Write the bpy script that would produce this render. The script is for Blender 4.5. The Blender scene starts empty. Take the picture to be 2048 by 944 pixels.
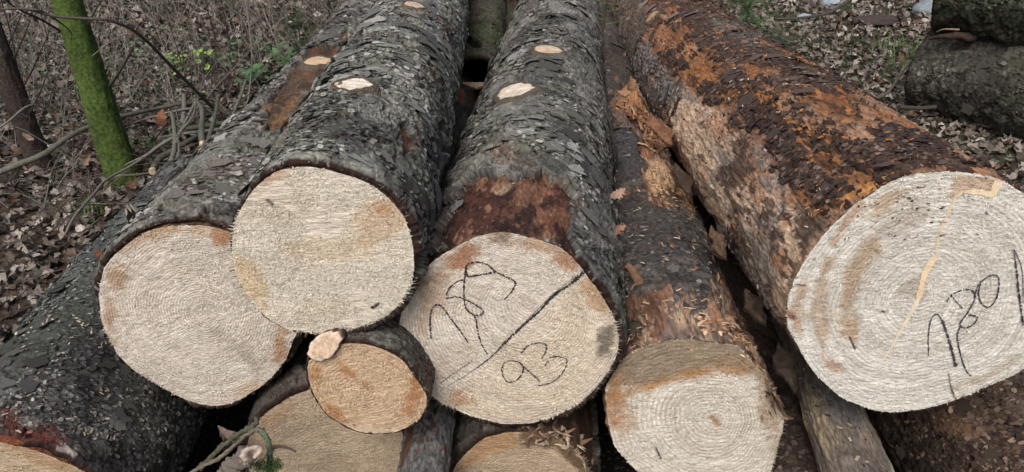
import bpy, math, random
import numpy as np
from mathutils import Vector
rng = np.random.default_rng(7)
random.seed(7)
# ------------------------------------------------------------------ scene, camera
scene = bpy.context.scene
COL = scene.collection
FPX, CAMH, PIT = 1518.0, 1.5, math.radians(31)
FW = np.array([0, math.cos(PIT), -math.sin(PIT)]); UP = np.array([0, math.sin(PIT), math.cos(PIT)])
RT = np.array([1.0, 0, 0]); CAM = np.array([0, 0, CAMH])
cd = bpy.data.cameras.new('camera'); cam = bpy.data.objects.new('camera', cd); COL.objects.link(cam)
cam.location = (0, 0, CAMH); cam.rotation_euler = (math.pi/2-PIT, 0, 0)
cd.sensor_width = 36; cd.lens = 36*FPX/2048; cd.clip_start = .05; cd.clip_end = 400
scene.camera = cam
def ray(u, v): return FW+RT*(u-1024)/FPX-UP*(v-472)/FPX
def proj(p):
    q = p-CAM; z = np.maximum(q@FW, .05); return np.stack([1024+FPX*(q@RT)/z, 472-FPX*(q@UP)/z], -1)
def at(u, v, z=0.0):
    r = ray(u, v); return CAM+r*((z-CAMH)/r[2])
def at_y(u, v, y):
    r = ray(u, v); return CAM+r*(y/r[1])
# ------------------------------------------------------------------ noise
def _h(ix, iy, iz, seed):
    n = (ix.astype(np.int64)*374761393+iy.astype(np.int64)*668265263+iz.astype(np.int64)*2147483647+seed*1442695041) & 0xffffffff
    n = ((n ^ (n >> 13))*1274126177) & 0xffffffff
    n = ((n ^ (n >> 16))*2246822519) & 0xffffffff
    return ((n ^ (n >> 15)) & 0xffffff)/float(0xffffff)
def vn(x, y, z, seed=0):
    x, y, z = np.broadcast_arrays(np.asarray(x, float), y, z)
    ix, iy, iz = np.floor(x), np.floor(y), np.floor(z); fx, fy, fz = x-ix, y-iy, z-iz
    fx, fy, fz = [f*f*(3-2*f) for f in (fx, fy, fz)]
    o = 0
    for a in (0, 1):
        for b in (0, 1):
            for c in (0, 1):
                w = (fx if a else 1-fx)*(fy if b else 1-fy)*(fz if c else 1-fz)
                o = o+w*_h(ix+a, iy+b, iz+c, seed)
    return o*2-1
def fbm(x, y, z=0.0, seed=0, octv=4, gain=.5):
    o = 0; a = 1; t = 0
    for k in range(octv):
        o = o+a*vn(np.asarray(x)*2**k+k*7.3, np.asarray(y)*2**k+k*3.1, np.asarray(z)*2**k, seed+k*17); t += a; a *= gain
    return o/t*1.4
def vor(x, y, seed=0):
    ix, iy = np.floor(x), np.floor(y)
    f1 = np.full(x.shape, 9.); f2 = np.full(x.shape, 9.); rid = np.zeros(x.shape); dx = np.zeros(x.shape); dy = np.zeros(x.shape); z = np.zeros(x.shape)
    for a in (-1, 0, 1):
        for b in (-1, 0, 1):
            px = ix+a+_h(ix+a, iy+b, z, seed)*.95; py = iy+b+_h(ix+a, iy+b, z, seed+5)*.95
            d = np.hypot(px-x, py-y); r = _h(ix+a, iy+b, z, seed+9)
            n = d < f1
            f2 = np.where(n, f1, np.minimum(f2, d)); f1 = np.where(n, d, f1)
            rid = np.where(n, r, rid); dx = np.where(n, x-px, dx); dy = np.where(n, y-py, dy)
    return f1, f2, rid, dx, dy
def sst(a, b, x):
    t = np.clip((x-a)/(b-a), 0, 1); return t*t*(3-2*t)
def sdpoly(p, poly):
    poly = np.asarray(poly, float); d = np.full(len(p), 1e9); ins = np.zeros(len(p), bool)
    for i in range(len(poly)):
        a, b = poly[i], poly[(i+1) % len(poly)]; e = b-a; w = p-a
        t = np.clip((w@e)/(e@e+1e-9), 0, 1); d = np.minimum(d, np.hypot(*(w-t[:, None]*e).T))
        c = ((a[1] <= p[:, 1]) != (b[1] <= p[:, 1]))
        with np.errstate(divide='ignore', invalid='ignore'):
            xi = a[0]+(p[:, 1]-a[1])*(b[0]-a[0])/(b[1]-a[1])
        ins ^= c & (p[:, 0] < xi)
    return np.where(ins, -d, d)
def dline(p, line):
    line = np.asarray(line, float); d = np.full(len(p), 1e9)
    for a, b in zip(line[:-1], line[1:]):
        e = b-a; w = p-a; t = np.clip((w@e)/(e@e+1e-9), 0, 1); d = np.minimum(d, np.hypot(*(w-t[:, None]*e).T))
    return d
def tr(pts, o, s): return [(o[0]+x*s, o[1]+y*s) for x, y in pts]
# ------------------------------------------------------------------ objects
def mesh_obj(name, verts, faces, mat, parent=None, col=None, uv=None, rr=None, smooth=True, origin=None):
    """verts (n,3) world space, faces (m,k) index array of one size or list of such arrays"""
    verts = np.asarray(verts, np.float64)
    if parent is not None: org = np.array(parent['_o']) if '_o' in parent else np.zeros(3)
    else: org = np.asarray(origin if origin is not None else [verts[:, 0].mean(), verts[:, 1].mean(), verts[:, 2].min()])
    if not isinstance(faces, list): faces = [np.asarray(faces)]
    me = bpy.data.meshes.new(name)
    me.vertices.add(len(verts)); me.vertices.foreach_set('co', (verts-org).astype(np.float32).ravel())
    nl = sum(f.size for f in faces); nf = sum(len(f) for f in faces)
    me.loops.add(nl); me.polygons.add(nf)
    idx = np.concatenate([f.ravel() for f in faces]).astype(np.int32)
    tot = np.concatenate([np.full(len(f), f.shape[1]) for f in faces]).astype(np.int32)
    st = np.concatenate([[0], np.cumsum(tot)[:-1]]).astype(np.int32)
    me.loops.foreach_set('vertex_index', idx); me.polygons.foreach_set('loop_start', st)
    me.update(calc_edges=True)
    if smooth: me.polygons.foreach_set('use_smooth', np.ones(nf, bool))
    if col is not None:
        c = np.ones((len(verts), 4), np.float32); c[:, :3] = np.clip(col, 0.001, 1)
        at_ = me.attributes.new('Col', 'FLOAT_COLOR', 'POINT'); at_.data.foreach_set('color', c.ravel())
    if rr is not None:
        at_ = me.attributes.new('rr', 'FLOAT', 'POINT'); at_.data.foreach_set('value', np.asarray(rr, np.float32))
    if uv is not None:
        l = me.uv_layers.new(name='UVMap'); l.data.foreach_set('uv', np.asarray(uv, np.float32)[idx].ravel())
    me.validate(); me.materials.append(mat)
    o = bpy.data.objects.new(name, me); COL.objects.link(o)
    if parent is not None: o.parent = parent
    else: o.location = org
    o['_o'] = [float(v) for v in org]
    return o
def tag(o, label=None, cat=None, group=None, kind=None):
    if label: o['label'] = label
    if cat: o['category'] = cat
    if group: o['group'] = group
    if kind: o['kind'] = kind
    return o
def thing(name, loc, label, cat, group=None):
    o = bpy.data.objects.new(name, None); COL.objects.link(o); o.location = [float(v) for v in loc]; o['_o'] = [float(v) for v in loc]
    o.empty_display_size = .1
    return tag(o, label, cat, group)
def grid_faces(nr, nc, wrap=False, keep=None):
    i = np.arange(nr-1)[:, None]*nc; j = np.arange(nc if wrap else nc-1)[None]; k = (j+1) % nc
    f = np.stack([i+j, i+k, i+nc+k, i+nc+j], -1).reshape(-1, 4)
    if keep is not None:
        f = f[keep[f].any(1)]
    return f
class MB:
    """collects small shapes, builds one mesh with vertex colours"""
    def __init__(s): s.v = []; s.f = {3: [], 4: []}; s.c = []; s.n = 0
    def add(s, v, f, c):
        v = np.asarray(v, float); f = np.asarray(f, int)
        s.v.append(v); s.f[f.shape[1]].append(f+s.n); s.n += len(v)
        c = np.asarray(c, float); s.c.append(np.broadcast_to(c, (len(v), 3)) if c.ndim == 1 else c)
    def build(s, name, mat, parent=None, smooth=True, origin=None):
        fs = [np.concatenate(s.f[k]) for k in (3, 4) if s.f[k]]
        return mesh_obj(name, np.concatenate(s.v), fs, mat, parent, np.concatenate(s.c), smooth=smooth, origin=origin)
def tube(mb, pts, rad, col, seg=8, jit=0.0, seed=0, cap=True, res=None):
    pts = np.asarray(pts, float); rad = np.broadcast_to(np.asarray(rad, float), (len(pts),)) if np.ndim(rad) == 0 else np.asarray(rad, float)
    if res:                                   # smooth resample (Catmull-Rom)
        P = np.vstack([2*pts[0]-pts[1], pts, 2*pts[-1]-pts[-2]]); o = []; ro = []
        for i in range(1, len(P)-2):
            for t in np.linspace(0, 1, res, endpoint=False):
                a, b, c, d = P[i-1:i+3]
                o.append(.5*((2*b)+(-a+c)*t+(2*a-5*b+4*c-d)*t*t+(-a+3*b-3*c+d)*t**3)); ro.append(rad[i-1]*(1-t)+rad[i]*t)
        o.append(pts[-1]); ro.append(rad[-1]); pts = np.array(o); rad = np.array(ro)
    n = len(pts); T = np.gradient(pts, axis=0); T /= np.linalg.norm(T, axis=1)[:, None]+1e-9
    ref = np.array([0, 0, 1.]) if abs(T[:, 2]).mean() < .8 else np.array([1., 0, 0])
    A = np.cross(T, ref); A /= np.linalg.norm(A, axis=1)[:, None]+1e-9; B = np.cross(T, A)
    th = np.arange(seg)*2*math.pi/seg
    R = rad[:, None]*np.ones(seg)
    if jit: R = R*(1+jit*fbm(np.arange(n)[:, None]*.45, np.cos(th)[None]*1.3, np.sin(th)[None]*1.3, seed, 3))
    V = pts[:, None]+R[..., None]*(np.cos(th)[None, :, None]*A[:, None]+np.sin(th)[None, :, None]*B[:, None])
    V = V.reshape(-1, 3); F = grid_faces(n, seg, True)
    c = np.asarray(col, float)
    if c.ndim == 2: c = np.repeat(c if len(c) == n else np.array([c[int(i*len(c)/n)] for i in range(n)]), seg, 0)
    mb.add(V, F, c)
    if cap:
        cc = c if c.ndim == 1 else c[:1]
        for e in (0, n-1):
            m = mb.n; mb.add(np.vstack([V[e*seg:(e+1)*seg], pts[e]]), [[i, (i+1) % seg, seg] for i in range(seg)], c if c.ndim == 1 else c[0])
# ------------------------------------------------------------------ materials
def nodes(name):
    m = bpy.data.materials.new(name); m.use_nodes = True; nt = m.node_tree
    b = nt.nodes['Principled BSDF']; b.inputs['Roughness'].default_value = .85; b.inputs['Specular IOR Level'].default_value = .25
    return m, nt, b
def N(nt, t, **k):
    n = nt.nodes.new(t)
    for a, v in k.items():
        if a in n.inputs: n.inputs[a].default_value = v
        else: setattr(n, a, v)
    return n
def mth(nt, op, a, b=None, c=None):
    n = nt.nodes.new('ShaderNodeMath'); n.operation = op
    for i, x in enumerate((a, b, c)):
        if x is None: continue
        if isinstance(x, (int, float)): n.inputs[i].default_value = x
        else: nt.links.new(x, n.inputs[i])
    return n.outputs[0]
def mixc(nt, fac, a, b, mode='MIX'):
    n = nt.nodes.new('ShaderNodeMix'); n.data_type = 'RGBA'; n.blend_type = mode
    for i, x in ((0, fac), (6, a), (7, b)):
        if isinstance(x, (int, float)): n.inputs[i].default_value = x
        elif isinstance(x, tuple): n.inputs[i].default_value = (*x, 1)
        else: nt.links.new(x, n.inputs[i])
    return n.outputs[2]
def ramp(nt, x, lo, hi, a=0.0, b=1.0):
    n = nt.nodes.new('ShaderNodeMapRange'); nt.links.new(x, n.inputs[0])
    for i, v in enumerate((lo, hi, a, b)): n.inputs[i+1].default_value = v
    return n.outputs[0]
def mapped(nt, sx, sy, sz=1, coord='UV', rot=0):
    t = nt.nodes.new('ShaderNodeTexCoord'); m = nt.nodes.new('ShaderNodeMapping'); m.inputs['Scale'].default_value = (sx, sy, sz)
    m.inputs['Rotation'].default_value = (0, 0, rot)
    nt.links.new(t.outputs[coord], m.inputs[0]); return m.outputs[0]
def noise(nt, vec, scale, detail=4, rough=.6, dist=0):
    n = N(nt, 'ShaderNodeTexNoise', Scale=scale, Detail=detail, Roughness=rough, Distortion=dist); nt.links.new(vec, n.inputs['Vector']); return n.outputs[0]
def bump(nt, b, h, dist, strength=1.0):
    n = N(nt, 'ShaderNodeBump', Distance=dist, Strength=strength); nt.links.new(h, n.inputs['Height']); nt.links.new(n.outputs[0], b.inputs['Normal']); return n
def mat_surface(name, sx, sy, fleck=(.30, .31, .27), famt=.5, fthr=.62, var=(.45, 1.6), bmp=.003, rough=.85):
    """surface whose colour is the vertex colour, broken up by noise in UV metres, with pale flecks"""
    m, nt, b = nodes(name); a = N(nt, 'ShaderNodeAttribute', attribute_name='Col')
    v = mapped(nt, sx, sy); n1 = noise(nt, v, 1.0, 6, .65, .3)
    v2 = mapped(nt, sx*.9, sy*2.1, 1, 'UV', .2); n2 = noise(nt, v2, 1.0, 5, .7, .6)
    k = ramp(nt, n1, .3, .7, *var); c = mixc(nt, 1.0, a.outputs['Color'], k, 'MULTIPLY')
    f = ramp(nt, n2, fthr, fthr+.06, 0, famt); c = mixc(nt, f, c, fleck)
    nt.links.new(c, b.inputs['Base Color']); b.inputs['Roughness'].default_value = rough
    h = mth(nt, 'ADD', mth(nt, 'MULTIPLY', n1, 1.0), mth(nt, 'MULTIPLY', n2, .6)); bump(nt, b, h, bmp)
    return m
def mat_face(name, period=.005, ring=.25, grain=(260, 900), rot=0.0, ringdark=(.30, .20, .11), gamt=(.78, 1.17)):
    m, nt, b = nodes(name); a = N(nt, 'ShaderNodeAttribute', attribute_name='Col'); r = N(nt, 'ShaderNodeAttribute', attribute_name='rr')
    v = mapped(nt, grain[0], grain[1], 1, 'UV', rot); n1 = noise(nt, v, 1.0, 3, .6, 1.2)
    v2 = mapped(nt, 55, 55); n2 = noise(nt, v2, 1.0, 5, .6); v3 = mapped(nt, 260, 300); n3 = noise(nt, v3, 1.0, 2, .6, 1.0)
    ph = mth(nt, 'MULTIPLY_ADD', n2, 2.2, mth(nt, 'MULTIPLY', r.outputs['Fac'], 2*math.pi/period))
    w = ramp(nt, mth(nt, 'SINE', ph), -.2, 1, 0, 1)
    msk = ramp(nt, noise(nt, mapped(nt, 14, 14), 1.0, 3), .38, .62, .3, 1)
    w = mth(nt, 'MULTIPLY', mth(nt, 'MULTIPLY', w, msk), ring)
    c = mixc(nt, w, a.outputs['Color'], ringdark)
    g = mth(nt, 'ADD', mth(nt, 'MULTIPLY', n1, .6), mth(nt, 'MULTIPLY', n3, .4))
    c = mixc(nt, 1.0, c, ramp(nt, g, .36, .62, *gamt), 'MULTIPLY'); n4 = noise(nt, mapped(nt, grain[0]*.35, grain[1]*.35, 1, 'UV', rot), 1.0, 3, .7, .8); c = mixc(nt, 1.0, c, ramp(nt, n4, .3, .7, .88, 1.12), 'MULTIPLY')
    c = mixc(nt, 1.0, c, ramp(nt, n2, .3, .7, .88, 1.1), 'MULTIPLY')
    nt.links.new(c, b.inputs['Base Color']); b.inputs['Roughness'].default_value = .9
    h = mth(nt, 'ADD', mth(nt, 'ADD', g, mth(nt, 'MULTIPLY', n4, 1.6)), mth(nt, 'MULTIPLY', w, -.5)); bump(nt, b, h, .0030, .8)
    return m
def mat_col(name, rough=.85, var=.35, scale=60., bmp=.001, coord='Object', spec=.25):
    m, nt, b = nodes(name); a = N(nt, 'ShaderNodeAttribute', attribute_name='Col')
    v = mapped(nt, 1, 1, 1, coord); n = noise(nt, v, scale, 5, .65)
    c = mixc(nt, 1.0, a.outputs['Color'], ramp(nt, n, .3, .7, 1-var, 1+var), 'MULTIPLY')
    nt.links.new(c, b.inputs['Base Color']); b.inputs['Roughness'].default_value = rough; b.inputs['Specular IOR Level'].default_value = spec
    if bmp: bump(nt, b, n, bmp)
    return m
M_BARK = mat_surface('flaky_bark', 110, 90, fthr=.56, famt=.5, fleck=(.30, .305, .275), var=(.4, 1.6), bmp=.0035)
M_BARKG = mat_surface('green_bark', 90, 70, (.20, .24, .16), .35, .62)
M_BARKD = mat_surface('dark_bark', 110, 90, (.20, .18, .155), .4, .60, (.3, 1.7), .006)
M_SMOOTH = mat_surface('smooth_grey_bark', 120, 60, (.20, .175, .15), .45, .58, (.35, 1.6), .005)
M_WOOD = mat_surface('stripped_wood', 170, 45, (.36, .25, .17), .35, .60, (.3, 1.65), .005)
M_ROT = mat_surface('rotten_wood', 170, 26, (.42, .26, .14), .35, .62, (.35, 1.55), .005)
M_MARK = mat_col('wax_crayon', .7, .4, 500, 0)
M_SCALE = mat_col('bark_scale', .85, .35, 200, 0)
M_CHIP = mat_col('wood_fibre', .9, .15, 300, 0)
M_TWIG = mat_col('twig_bark', .85, .45, 120, .001)
M_LEAF = mat_col('dead_leaf', .8, .45, 60, .003, spec=.2)
M_MOSS = mat_col('moss', .95, .5, 160, .006)
M_GREEN = mat_col('green_leaf', .6, .3, 80, 0, spec=.35)
M_KNOT = mat_face('cut_knot_wood', .004, .45, (300, 500))
# ------------------------------------------------------------------ logs
class Log: pass
def norm(v): return v/np.linalg.norm(v)
def DirYP(yaw, pit):
    yaw, pit = math.radians(yaw), math.radians(pit)
    return np.array([math.sin(yaw)*math.cos(pit), math.cos(yaw)*math.cos(pit), math.sin(pit)])
def make_axis(X0, yaw, pit, r0, tp, bx=0., length=5., poly=None, flare=0.0, seed=1, lump=.006):
    L = Log(); L.X0 = np.array(X0, float); L.D = DirYP(yaw, pit); L.r0 = r0; L.tp = tp; L.bx = bx; L.len = length; L.seed = seed; L.lump = lump
    L.ex = norm(np.cross(L.D, [0, 0, 1])); L.ez = np.cross(L.ex, L.D); L.flare = flare
    ta = np.linspace(-math.pi, math.pi, 181)
    if poly is not None:
        pts = []
        for u, v in poly:
            r = ray(u, v); pts.append(CAM+r*(((L.X0-CAM)@L.D)/(r@L.D))-L.X0)
        pts = np.array(pts); a = pts@L.ex; b = pts@L.ez; th = np.arctan2(b, a); o = np.argsort(th); th = th[o]; rr = np.hypot(a, b)[o]
        rr = np.interp(ta, np.concatenate([th-2*math.pi, th, th+2*math.pi]), np.tile(rr, 3))
        k = np.array([1, 2, 3, 2, 1])/9.; rp = np.concatenate([rr[-3:-1], rr, rr[1:3]]); rr = np.convolve(rp, k, 'valid')
    else:
        rr = r0*(1+.05*fbm(np.cos(ta)*1.2+seed, np.sin(ta)*1.2, 0, seed, 3))
    L.ta, L.out = ta, rr
    return L
def rad(L, th, s):
    o = np.interp((th+math.pi) % (2*math.pi)-math.pi, L.ta, L.out)
    k = sst(0, .8, s); base = o*(1-k)+(L.r0+(o-L.r0)*.35)*k
    return base-L.tp*s+L.flare*np.exp(-s/.25)*0+L.lump*sst(0, .15, s)*fbm(np.cos(th)*1.2, np.sin(th)*1.2, s*2.6, L.seed+3, 3)
def pos(L, th, s, r):
    A = L.X0+L.D*s[..., None]+L.ex*(L.bx*s*s)[..., None]
    return A+r[..., None]*(np.cos(th)[..., None]*L.ex+np.sin(th)[..., None]*L.ez)
def grid(L, nth, ds0, g=.005, s0=0.0, length=None, low=-.35):
    t = np.linspace(-math.pi/2, 1.5*math.pi, 2000); w = np.where(np.sin(t) > low, 1., .35); c = np.concatenate([[0], np.cumsum(w[:-1])]); c /= c[-1]
    th = np.interp(np.linspace(0, 1, nth), c, t)
    length = length or L.len; s = [s0]
    while s[-1] < length: s.append(s[-1]+ds0+g*s[-1]*1.0)
    s = np.array(s); return np.meshgrid(th, s)
def facing(L, th, s, P):
    n = np.cos(th)[..., None]*L.ex+np.sin(th)[..., None]*L.ez
    return ((CAM-P)*n).sum(-1) > 0
def hit(L, u, v, extra=.008):
    """where the ray through a photo pixel meets the side of the log: theta, s, point, outward normal"""
    r = norm(ray(u, v)); ts = np.linspace(.5, 8, 3000); P = CAM+ts[:, None]*r; q = P-L.X0; s = q@L.D
    q = q-L.D*s[:, None]-L.ex*(L.bx*s*s)[:, None]; d = np.linalg.norm(q, axis=1); th = np.arctan2(q@L.ez, q@L.ex)
    R = rad(L, th, np.maximum(s, 0))+extra; ok = np.where((d < R) & (s > -.02))[0]
    i = ok[0] if len(ok) else int(np.argmin(np.where(s > 0, d-R, 9)))
    n = math.cos(th[i])*L.ex+math.sin(th[i])*L.ez
    return th[i], s[i], P[i], n
def paint(px, fac, base, ops, seed, amp=22, fs=.018):
    c = np.array(np.broadcast_to(np.asarray(base, float), (len(px), 3))) if np.ndim(base) == 1 else np.array(base)
    nz = fbm(px[:, 0]*fs, px[:, 1]*fs*1.5, 0, seed, 6, .78)
    for op in ops:
        kind, geo, colr, st = op[:4]; soft = op[4] if len(op) > 4 else 8; am = op[5] if len(op) > 5 else amp
        if kind == 'p': sd = sdpoly(px, geo)
        elif kind == 'l': sd = dline(px, geo[1])-geo[0]
        else:
            x, y, rx, ry = geo[:4]; a = math.radians(geo[4]) if len(geo) > 4 else 0
            dx, dy = px[:, 0]-x, px[:, 1]-y; X = dx*math.cos(a)+dy*math.sin(a); Y = -dx*math.sin(a)+dy*math.cos(a)
            sd = (np.hypot(X/rx, Y/ry)-1)*min(rx, ry)
        w = sst(-soft, soft, -(sd+nz*am))*st*fac
        c = c*(1-w[:, None])+np.asarray(colr)*w[:, None]
    return c
def bark_field(u, s, sd, big=.060, small=.017, A=.006, B=.0036, asp=.62):
    """terraces of overlapping plates and scales with ragged edges; returns height, tone 0..1, second tone, crack mask"""
    h = 0*u; q = 0*u; lay = [(big*1.8, .8, .62, A*1.0, .30), (big*.8, asp, .62, A*.7, .30), (small*1.5, asp, .6, B*.42, .35), (small*.8, asp*.8, .5, B*.32, .45)]
    wx = .5*big*fbm(u/big*.9, s/big*.9, 0, sd, 4); wy = .5*big*fbm(u/big*.9, s/big*.9, 5, sd+1, 4); edge = 0*u
    rx = fbm(u*55, s*70, 0, sd+2, 4, .65); ry = fbm(u*55, s*70, 9, sd+3, 4, .65)
    md = np.clip(.85+1.0*fbm(u*5, s*4, 7, sd+15, 3), .3, 1.5)
    for k, (cs, ap, p, am, ct) in enumerate(lay):
        f1, f2, rid, dx, dy = vor((u+wx+rx*cs*.22)/cs, (s+wy+ry*cs*.18)/(cs*ap), sd+20*k)
        on = rid < p; e = sst(.0, .09, f2-f1); r2 = (rid*7.13) % 1
        m = md if k > 1 else 1
        h = h+am*m*(on*e*(1+.5*dy)+.25*(r2-.5)); q = q+ct*(r2-.5)*(1 if k < 2 else m)+on*ct*.25
        edge = np.maximum(edge, on*sst(.11, .03, f2-f1)*(.5 if k > 1 else 1.0)*(vn(u*16, s*14, k, sd+6) > -.25))
    k1, k2, kr, _, _ = vor((u+wx*1.6+rx*.006)/(big*2.0), (s+wy*1.6+ry*.006)/(big*1.5), sd+160)
    lng = sst(.060, .020, k2-k1)*(vn(u*7, s*6, 3, sd+61) > .0)
    h = h-lng*.009-A*.4+.0010*fbm(u*120, s*150, 0, sd+8, 3)+A*.35*fbm(u*10, s*6, 4, sd+12, 3)
    return h, np.clip(q*1.1+.38, 0, 1), np.clip(q+.4, 0, 1), np.clip(np.maximum(edge*.8, lng), 0, 1)
def log(name, label, L, parts, group='logs piled with their sawn ends to the viewer', cat='log'):
    P0 = L.X0-L.ez*L.r0
    root = thing(name, P0, label, cat, group); L.root = root
    # side wood
    w = parts['wood']; TH, S = grid(L, *w['res']); r = rad(L, TH, S); u = (TH+math.pi/2)*L.r0; P = pos(L, TH, S, r)
    px = proj(P.reshape(-1, 3)); fac = facing(L, TH, S, P).ravel()*1.0
    ga = w.get('grain', .0015)
    h = ga*fbm(u*60, S*7, 0, L.seed+40, 4, .6)+ga*.8*fbm(u*140, S*20, 0, L.seed+41, 3)+w.get('pit', 0)*fbm(u*30, S*22, 0, L.seed+43, 4, .6)
    if 'dents' in w:
        for geo, dep in w['dents']: h = h-(dep*sst(6, -10, sdpoly(px, geo)+12*fbm(px[:, 0]*.03, px[:, 1]*.03, 0, 5, 4))*fac).reshape(h.shape)
    k = sst(0, .02, S); P = pos(L, TH, S, r+h*k)
    c = paint(px, fac, w['col'], w.get('ops', []), L.seed+50)
    tone = fbm(u*14, S*5, 0, L.seed+44, 5, .65).ravel()[:, None]
    c = c*np.clip(1+w.get('tone', .35)*tone, .2, 2)
    for k_, (pc, fu, fs_, thr, st, zone) in enumerate(w.get('patch', [])):
        q = sst(thr, thr+.07, fbm(u*fu, S*fs_, k_*5., L.seed+200+k_, 6, .72).ravel())*st
        if zone is not None: q = q*sst(12, -12, sdpoly(px, zone))*fac
        c = c*(1-q[:, None])+np.array(pc)*q[:, None]*(1+.25*tone)
    V = P.reshape(-1, 3); nr, nc = TH.shape
    ctr = L.X0+L.D*S[-1, 0]+L.ex*L.bx*S[-1, 0]**2
    V = np.vstack([V, ctr]); F = grid_faces(nr, nc); e = (nr-1)*nc; cap = np.array([[e+j, e+j+1, len(V)-1] for j in range(nc-1)])
    mesh_obj('wood', V, [F, cap], w['mat'], root, np.vstack([c, c[-1:]]), np.vstack([np.stack([u.ravel(), S.ravel()], 1), [[0, 0]]]))
    # bark
    b = parts.get('bark')
    if b:
        TH, S = grid(L, *b['res']); r = rad(L, TH, S); u = (TH+math.pi/2)*L.r0
        T = b.get('T', .009)
        if 'thin' in b: dd = np.abs((TH-math.radians(b['thin'][0])+math.pi) % (2*math.pi)-math.pi); T = T*(1-.85*sst(math.radians(b['thin'][1]), math.radians(b['thin'][1]*.6), dd)*np.exp(-S/.10))
        P = pos(L, TH, S, r+T); px = proj(P.reshape(-1, 3)); fac = facing(L, TH, S, P).ravel()*1.0
        px = px+np.stack([fbm(u*25, S*18, 0, L.seed+60, 4, .6).ravel(), fbm(u*25, S*18, 9, L.seed+61, 4, .6).ravel()], 1)*b.get('rag', 14)
        pxc = proj(P.reshape(-1, 3)); pxc = pxc+(px-pxc)*.22
        M = np.full(len(px), 1.0 if b.get('default', 1) else 0.0)
        for op in b.get('off', []):
            sd = sdpoly(px, op[0]); cov = op[1] if len(op) > 1 else 1
            m = sst(-1.5, 1.5, -sd)*fac
            if cov < 1: m = m*(fbm(u*16, S*9, 3, L.seed+62, 4, .6).ravel()*.5+.5 < cov)
            M = M*(1-m)
        for op in b.get('on', []):
            sd = sdpoly(px, op[0]); cov = op[1] if len(op) > 1 else 1
            m = sst(-1.5, 1.5, -sd)*fac
            if cov < 1: m = m*(fbm(u*op[2][0], S*op[2][1], 3, L.seed+62, 6, .85).ravel()*.5+.5 < cov)
            M = np.maximum(M, m)
        M = M.reshape(TH.shape)
        h, r1, r2, cr = bark_field(u, S, L.seed+70, *b.get('field', ()))
        kn = np.zeros(len(px))
        for ku, kv, ru, rv in b.get('knots', []): kn = np.maximum(kn, sst(1.5, 1.0, np.hypot((pxc[:, 0]-ku)/ru, (pxc[:, 1]-kv)/rv))*fac)
        kn = kn.reshape(TH.shape); h = h*(1-kn); cr = cr*(1-kn)
        h = h+b.get('lift', 0)*np.exp(-S/.12)*np.clip(np.sin(TH), 0, 1)**2
        crk = np.zeros(TH.shape)
        for line, wd, dep in b.get('cracks', []):
            wd = wd*1.5; dep = dep*1.4; d = dline(pxc, line).reshape(TH.shape); q = sst(wd, wd*.4, d)*fac.reshape(TH.shape)
            h = h-q*dep+sst(wd*4, wd, d)*(1-q)*.004*fac.reshape(TH.shape); crk = np.maximum(crk, q)
        jag = b.get('jag', .004)*fbm(TH*4, TH*0+3, 0, L.seed+80, 4, .6)+b.get('jag', .004)*.3
        Sj = S+jag*np.exp(-S/.04)
        R = r+(T*(1-.1*np.exp(-S/.03))+h*(1-.5*np.exp(-S/.02)))*M-(1-M)*.008
        R[0] = r[0]-.004; Sj[0] = .02; Sj[1] = jag[1]; R2 = r[2]+np.maximum((T[2] if np.ndim(T) else T)*.9+h[2]*.5, .0012)*M[2]; R[1] = r[1]+b.get('gap', 0)*np.clip(np.sin(TH[1]), 0, 1)**2; R[2] = np.maximum(R2, R[1]+.002); Sj[2] = jag[2]+.0012
        P = pos(L, TH, Sj, R)
        lo, mid, hi = [np.array(x) for x in b['cols']]
        q = np.clip(r1+.22*fbm(u*9, S*7, 0, L.seed+90, 4)+.26*fbm(u*4, S*3, 2, L.seed+95, 3), 0, 1).ravel()[:, None]
        c = np.where(q < .5, lo+(mid-lo)*np.clip(q/.5, 0, 1), mid+(hi-mid)*np.clip((q-.5)/.5, 0, 1))
        c = paint(proj(P.reshape(-1, 3)), fac, c, b.get('ops', []), L.seed+51)
        for k_, (pc, fu, fs_, thr, st) in enumerate(b.get('patch', [])):
            g = sst(thr, thr+.10, fbm(u*fu, S*fs_, 7*k_, L.seed+400+k_, 5, .7)).ravel()[:, None]*st; c = c*(1-g)+np.array(pc)*g
        if 'moss' in b:
            g = sst(.05, .5, fbm(u*6, S*4, 0, L.seed+91, 4)).ravel()[:, None]*b['moss'][3]; c = c*(1-g)+np.array(b['moss'][:3])*g
        inner_shade = np.array(b.get('inner_shade', (.026, .014, .011)))
        e = np.clip(np.maximum(cr*.8, crk), 0, 1).copy(); e[:3] = 1; e = np.maximum(e, (1-M)*.9).ravel()[:, None]  # cracks and plate edges: inner bark colour plus painted shade under the flakes
        c = c*(1-e)+inner_shade*e
        keep = (M > .02).ravel()
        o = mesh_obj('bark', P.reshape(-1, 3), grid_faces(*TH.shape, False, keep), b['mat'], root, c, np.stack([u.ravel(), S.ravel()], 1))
        L.bark = o
        nsc = b.get('scales', 0)
        for cls, (cnt, w0_, w1_, lf, nv, tone_) in enumerate([(nsc, .0025, .008, .0042, 6, b.get('stone', [.62, .9, 1.25, 1.8, 2.6])), (nsc//26, .010, .026, .0085, 13, [.65, .9, 1.1, 1.5])] if nsc else []):
            ii = rng.integers(10, TH.shape[0]-2, cnt*3); jj = rng.integers(2, TH.shape[1]-2, cnt*3)
            sel = (M[ii, jj] > .9) & (np.sin(TH[ii, jj]) > -.35) & (e.reshape(TH.shape)[ii, jj] < .6) & (kn[ii, jj] < .4) & (rng.random(cnt*3) < np.clip(1.1-S[ii, jj]/3.2, .15, 1)) & (fbm(u[ii, jj]*10, S[ii, jj]*7, cls*3., L.seed+300, 3) > b.get('sthr', -.05)-.1*cls)
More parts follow.
